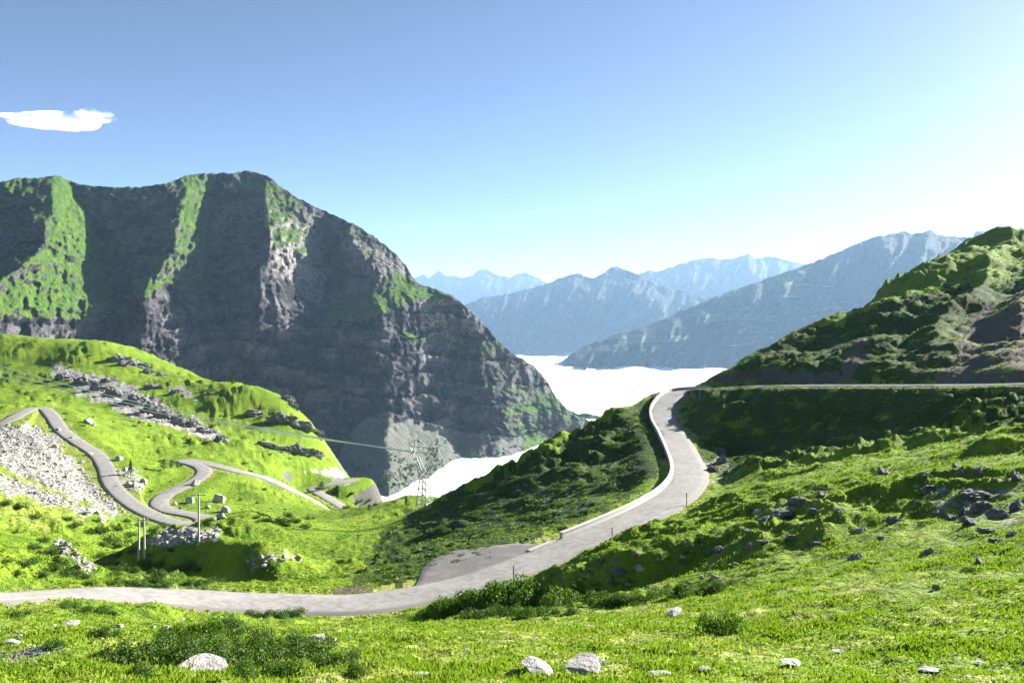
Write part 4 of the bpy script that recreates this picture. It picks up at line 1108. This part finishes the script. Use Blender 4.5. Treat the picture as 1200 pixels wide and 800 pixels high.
hl = []
for i in range(90):
    px = random.uniform(850, 1195); top = np.interp(px, [840, 1200], [441, 268]); hl.append((px, top + 4 + (446 - top - 6) * random.random() ** 1.2, random.uniform(2.5, 5.5)))
def heath_mesh(name, pix, seed, flat):
    rg = np.random.default_rng(seed); pts = pick([(p[0], p[1]) for p in pix]); cs, ns, sz = [], [], []
    for p, q in zip(pix, pts):
        w_ = p[2] * q[1] / F; k = 110
        d = rg.normal(size=(k, 3)); d /= np.linalg.norm(d, axis=1)[:, None]; d[:, 2] = np.abs(d[:, 2])
        cs.append(q + d * np.array([w_, w_, w_ * flat]) * rg.uniform(0.5, 1.0, (k, 1))); ns.append(d + rg.normal(size=(k, 3)) * 0.4); sz.append(np.full((k, 1), w_ * 0.22))
    v, f = leaf_tris(np.concatenate(cs), np.concatenate(ns), np.concatenate(sz), rg)
    return mesh_from(name, v, f, False)
o = obj('heath', heath_mesh('spur_heath', [(a + random.uniform(-14, 14), b + random.uniform(0, 8), c_ * random.uniform(0.6, 1.1)) for a, b, c_ in sp * 3], 611, 0.5), M_LEAF_B, kind='stuff'); tag(o, 'low heath covering the shaded spur left of the climbing road', 'heath')
o = obj('heath', heath_mesh('hill_heath', [(a + random.uniform(-14, 14), b + random.uniform(0, 8), c_ * random.uniform(0.5, 1.0)) for a, b, c_ in hl * 4], 613, 0.6), M_LEAF_B, kind='stuff'); tag(o, 'low heath covering the hill above the upper road', 'heath')

# conifers and small trees
def crown_mesh(name, seed, h, rbase, n, kind='cone'):
    rg = np.random.default_rng(seed)
    t = rg.random(n) ** 0.7
    th = rg.uniform(0, 2 * np.pi, n)
    lay = 0.75 + 0.25 * np.sin(t * 38 + np.sin(th * 3))
    rad = (rbase * (1 - t) ** 0.8 if kind == 'cone' else rbase * np.sqrt(np.clip(1 - (2 * t - 1) ** 2, 0, 1))) * lay * rg.uniform(0.55, 1.0, n) * (1 + 0.25 * np.sin(th * 2 + seed))
    c = np.stack([np.cos(th) * rad, np.sin(th) * rad, h * (0.12 + 0.88 * t)], 1)
    d = np.stack([np.cos(th), np.sin(th), np.full(n, 0.5)], 1) + rg.normal(size=(n, 3)) * 0.5
    v, q = leaf_tris(c, d, h * 0.09, rg)
    return mesh_from(name, v, q, False)
def tree(pix, hpx, kind, lab, seed, group=None):
    q = pick([pix])[0]; h = hpx * q[1] / F
    e = empty('conifer_tree' if kind == 'cone' else 'small_tree', tuple(q), lab, 'tree', group)
    tr = [((0, 0, -0.3), (0, 0, h * 0.5), h * 0.03, h * 0.02), ((0, 0, h * 0.5), (0, 0, h * 0.92), h * 0.02, h * 0.004)]
    for i in range(7):
        a = i * 2.4; z = h * (0.2 + 0.09 * i); L = h * 0.25 * (1 - i / 9)
        tr.append(((0, 0, z), (math.cos(a) * L, math.sin(a) * L, z + L * 0.35), h * 0.01, h * 0.003))
    obj('trunk', tubes_mesh('trunk', tr, 6), M_BARK, e)
    obj('crown', crown_mesh('crown', seed, h, h * (0.26 if kind == 'cone' else 0.42), 420, kind), M_LEAF_D, e)
tree((272, 452), 15, 'cone', 'slender conifer standing on the skyline of the left hillside', 301)
tree((249, 448), 7, 'cone', 'very small conifer near the skyline conifer of the left hillside', 302)
tree((178, 433), 6, 'cone', 'tiny conifer on the brow of the left hillside', 308)
tree((192, 551), 13, 'round', 'leftmost of three small dark trees beside the upper hairpin', 303)
tree((201, 549), 10, 'round', 'middle of three small dark trees beside the upper hairpin', 304)
tree((208, 549), 9, 'round', 'small dark tree of three, closest to the upper hairpin', 305)
tree((153, 556), 17, 'cone', 'dark rounded conifer among boulders beside the switchback road', 306)
tree((377, 576), 11, 'round', 'small dark tree inside the lowest road loop', 307)
tree((476, 592), 11, 'cone', 'small dark conifer at the meadow edge against the valley cloud', 309)
tree((433, 599), 8, 'round', 'small round tree where the hillside meets the meadow', 310)

# grass: countless tufts, one object
def tufts(name, n, dlo, dhi, hlo, hhi, blades, width, mat, seed, lean=0.5, keep=None, pxr=(-80, 1280)):
    rg = np.random.default_rng(seed)
    D = np.exp(rg.uniform(math.log(dlo), math.log(dhi), n)); px = rg.uniform(pxr[0], pxr[1], n)
    x = (px - 600) / F * D; y = D; z = gnd(x, y)
    ok = np.ones(n, bool)
    for c in ROADS + [LAYBY]:
        ok &= road_near(x, y, c)[0] > (ROAD_HW + 0.5 if c is not LAYBY else 3.4)
    cl = fbm(x / 2.2, y / 2.2, 3, seed=seed) + 0.6 * fbm(x / 9, y / 9, 2, seed=seed + 1)
    ok &= cl > rg.uniform(-0.7, 0.5, n)
    if keep is not None: ok &= keep(px, HOR - F * z / y, D)
    x, y, z, D, cl = x[ok], y[ok], z[ok], D[ok], cl[ok]
    m = len(x)
    sc = (1 + 0.6 * np.clip(cl, 0, 1)) * np.interp(D, [dlo, dhi], [1, (dhi / dlo) ** 0.28])
    V = []
    for b in range(blades):
        th = rg.uniform(0, 2 * np.pi, m); h = rg.uniform(hlo, hhi, m) * sc; ln = h * rg.uniform(0.1, lean, m); w_ = width * sc * rg.uniform(0.7, 1.3, m)
        ox = rg.normal(0, 0.07, m) * sc; oy = rg.normal(0, 0.07, m) * sc
        bx, by = x + ox, y + oy
        ph = rg.uniform(0, 2 * np.pi, m)
        V.append(np.stack([np.stack([bx - np.cos(ph) * w_, by - np.sin(ph) * w_, z - 0.03], 1), np.stack([bx + np.cos(ph) * w_, by + np.sin(ph) * w_, z - 0.03], 1),
                           np.stack([bx + np.cos(th) * ln, by + np.sin(th) * ln, z + h], 1)], 1))
    V = np.concatenate(V).reshape(-1, 3)
    return obj(name, mesh_from(name, V, np.arange(len(V)).reshape(-1, 3), False), mat, kind='stuff')
g = tufts('grass', 120000, 9, 75, 0.018, 0.055, 4, 0.028, M_GRASS, 401)
tag(g, 'bright green grass tufts covering the foreground slope', 'grass')
g = tufts('dry_grass', 20000, 9, 70, 0.02, 0.055, 4, 0.024, M_GRASS_DRY, 403, 0.7, keep=lambda px, py, D: (fbm(px / 90, py / 30, 2, seed=77) > 0.1) | ((px > 430) & (px < 900) & (py > 715) & (py < 800)))
tag(g, 'pale dry grass tufts among the green in the foreground', 'grass')
g = tufts('turf_clumps', 60000, 60, 330, 0.05, 0.14, 4, 0.10, M_GRASS, 405, 0.6)
tag(g, 'rough grass clumps over the slopes beyond the lower road', 'grass')

# loose scree stones, one object
def stones(n, polys, seed, lo, hi):
    rg = np.random.default_rng(seed)
    pix = []
    for poly, k in polys:
        a = np.array(poly); cnt = 0
        while cnt < k:
            p = rg.uniform(a.min(0), a.max(0), (k * 3, 2)); p = p[in_poly(p[:, 0], p[:, 1], poly)][:k - cnt]
            pix.extend(p.tolist()); cnt += len(p)
    pts = pick(pix)
    bm = bmesh.new(); bmesh.ops.create_icosphere(bm, subdivisions=1, radius=1.0)
    bv = np.array([v.co[:] for v in bm.verts]); bf = np.array([[v.index for v in f.verts] for f in bm.faces]); bm.free()
    V, Fc = [], []
    for i, p in enumerate(pts):
        s_ = rg.uniform(lo, hi) * rg.uniform(0.5, 1) * (1 + p[1] / 400)
        v = bv * (1 + 0.3 * rg.normal(size=(len(bv), 1)).clip(-1, 1)) * s_ * np.array([1, rg.uniform(0.6, 1), rg.uniform(0.45, 0.8)])
        a = rg.uniform(0, 6.28); c_, s2 = math.cos(a), math.sin(a)
        v = v @ np.array([[c_, s2, 0], [-s2, c_, 0], [0, 0, 1]]) + p
        V.append(v); Fc.append(bf + i * len(bv))
    return mesh_from('scree_stones', np.concatenate(V), np.concatenate(Fc), False)
sm = stones(0, [([(0, 497), (50, 500), (110, 565), (150, 602), (60, 575), (0, 545)], 1100), ([(0, 556), (60, 578), (125, 606), (50, 588)], 300), ([(60, 430), (160, 455), (270, 514), (200, 500), (95, 462)], 300), ([(60, 635), (75, 632), (112, 668), (100, 672)], 60),
                ([(180, 628), (262, 618), (255, 632), (190, 642)], 120), ([(280, 655), (345, 645), (350, 655), (300, 668)], 22), ([(130, 545), (165, 550), (170, 580), (150, 575)], 50)], 501, 0.15, 0.5)
o = obj('scree_stones', sm, M_ROCK_P, kind='stuff'); tag(o, 'loose pale scree stones spilling over the left slopes', 'stones')

# far wood at the foot of the scree across the valley
def far_wood():
    rg = np.random.default_rng(601)
    px = rg.uniform(400, 640, 1500); py = rg.uniform(500, 575, 1500)
    den = fbm(px / 25, py / 18, 3, seed=602) + np.interp(py, [500, 530, 560], [-0.55, 0.0, 0.35])
    ok = den > 0.1
    px, py = px[ok], py[ok]
    D = mount_depth(px, py)
    c0 = np.stack([(px - 600) / F * D, D, -(py - HOR) / F * D], 1)
    cs, ns = [], []
    for p in c0:
        h = rg.uniform(2.5, 6); k = 14
        d = rg.normal(size=(k, 3)); d /= np.linalg.norm(d, axis=1)[:, None]
        cs.append(p + d * np.array([h * 0.35, h * 0.35, h * 0.5]) + np.array([0, 0, h * 0.4])); ns.append(d)
    v, q = leaf_tris(np.concatenate(cs), np.concatenate(ns), 2.4, rg)
    return mesh_from('far_wood', v, q, False)
o = obj('far_wood', far_wood(), M_LEAF_D, kind='stuff'); tag(o, 'dark scattered wood at the foot of the scree across the valley', 'wood')

# ------------------------------------------------------------------ the one small cloud in the sky
def cloud_puffs(name, pix_list, D):
    bm = bmesh.new()
    for px, py, rx, rzv in pix_list:
        c = P(px, py, D)
        r = bmesh.ops.create_icosphere(bm, subdivisions=3, radius=1.0)
        for v in r['verts']:
            k = 1 + 0.25 * mnoise.noise(v.co * 2 + Vector((px, py, 0)))
            v.co = Vector((c[0] + v.co.x * rx * D / F * k, c[1] + v.co.y * rx * D / F * k, c[2] + v.co.z * rzv * D / F * k))
    me = bpy.data.meshes.new(name); bm.to_mesh(me); bm.free()
    md = me
    return me
t = NT('thin_cloud_vapour')
c = t.coords(kind='Position')
n1_ = t.noise(0.004, 5, 0.62, vec=t.coords((0.6, 0.6, 2.2), kind='Position'))
vp = t.n('ShaderNodeVolumePrincipled'); vp.inputs['Color'].default_value = (1, 1, 1, 1); vp.inputs['Anisotropy'].default_value = 0.3
t.l(t.ramp(n1_, 0.42, 0.62, 0.0, 0.018), vp.inputs['Density'])
t.l(vp.outputs[0], t.out.inputs['Volume'])
cl = obj('cloud', cloud_puffs('cloud', [(35, 141, 30, 6), (62, 141, 38, 8), (90, 143, 28, 7.5), (112, 136, 22, 7), (10, 137, 14, 3)], 9000), t.m,
         label='thin white cloud hanging alone in the blue sky above the rocky mountain', cat='cloud')
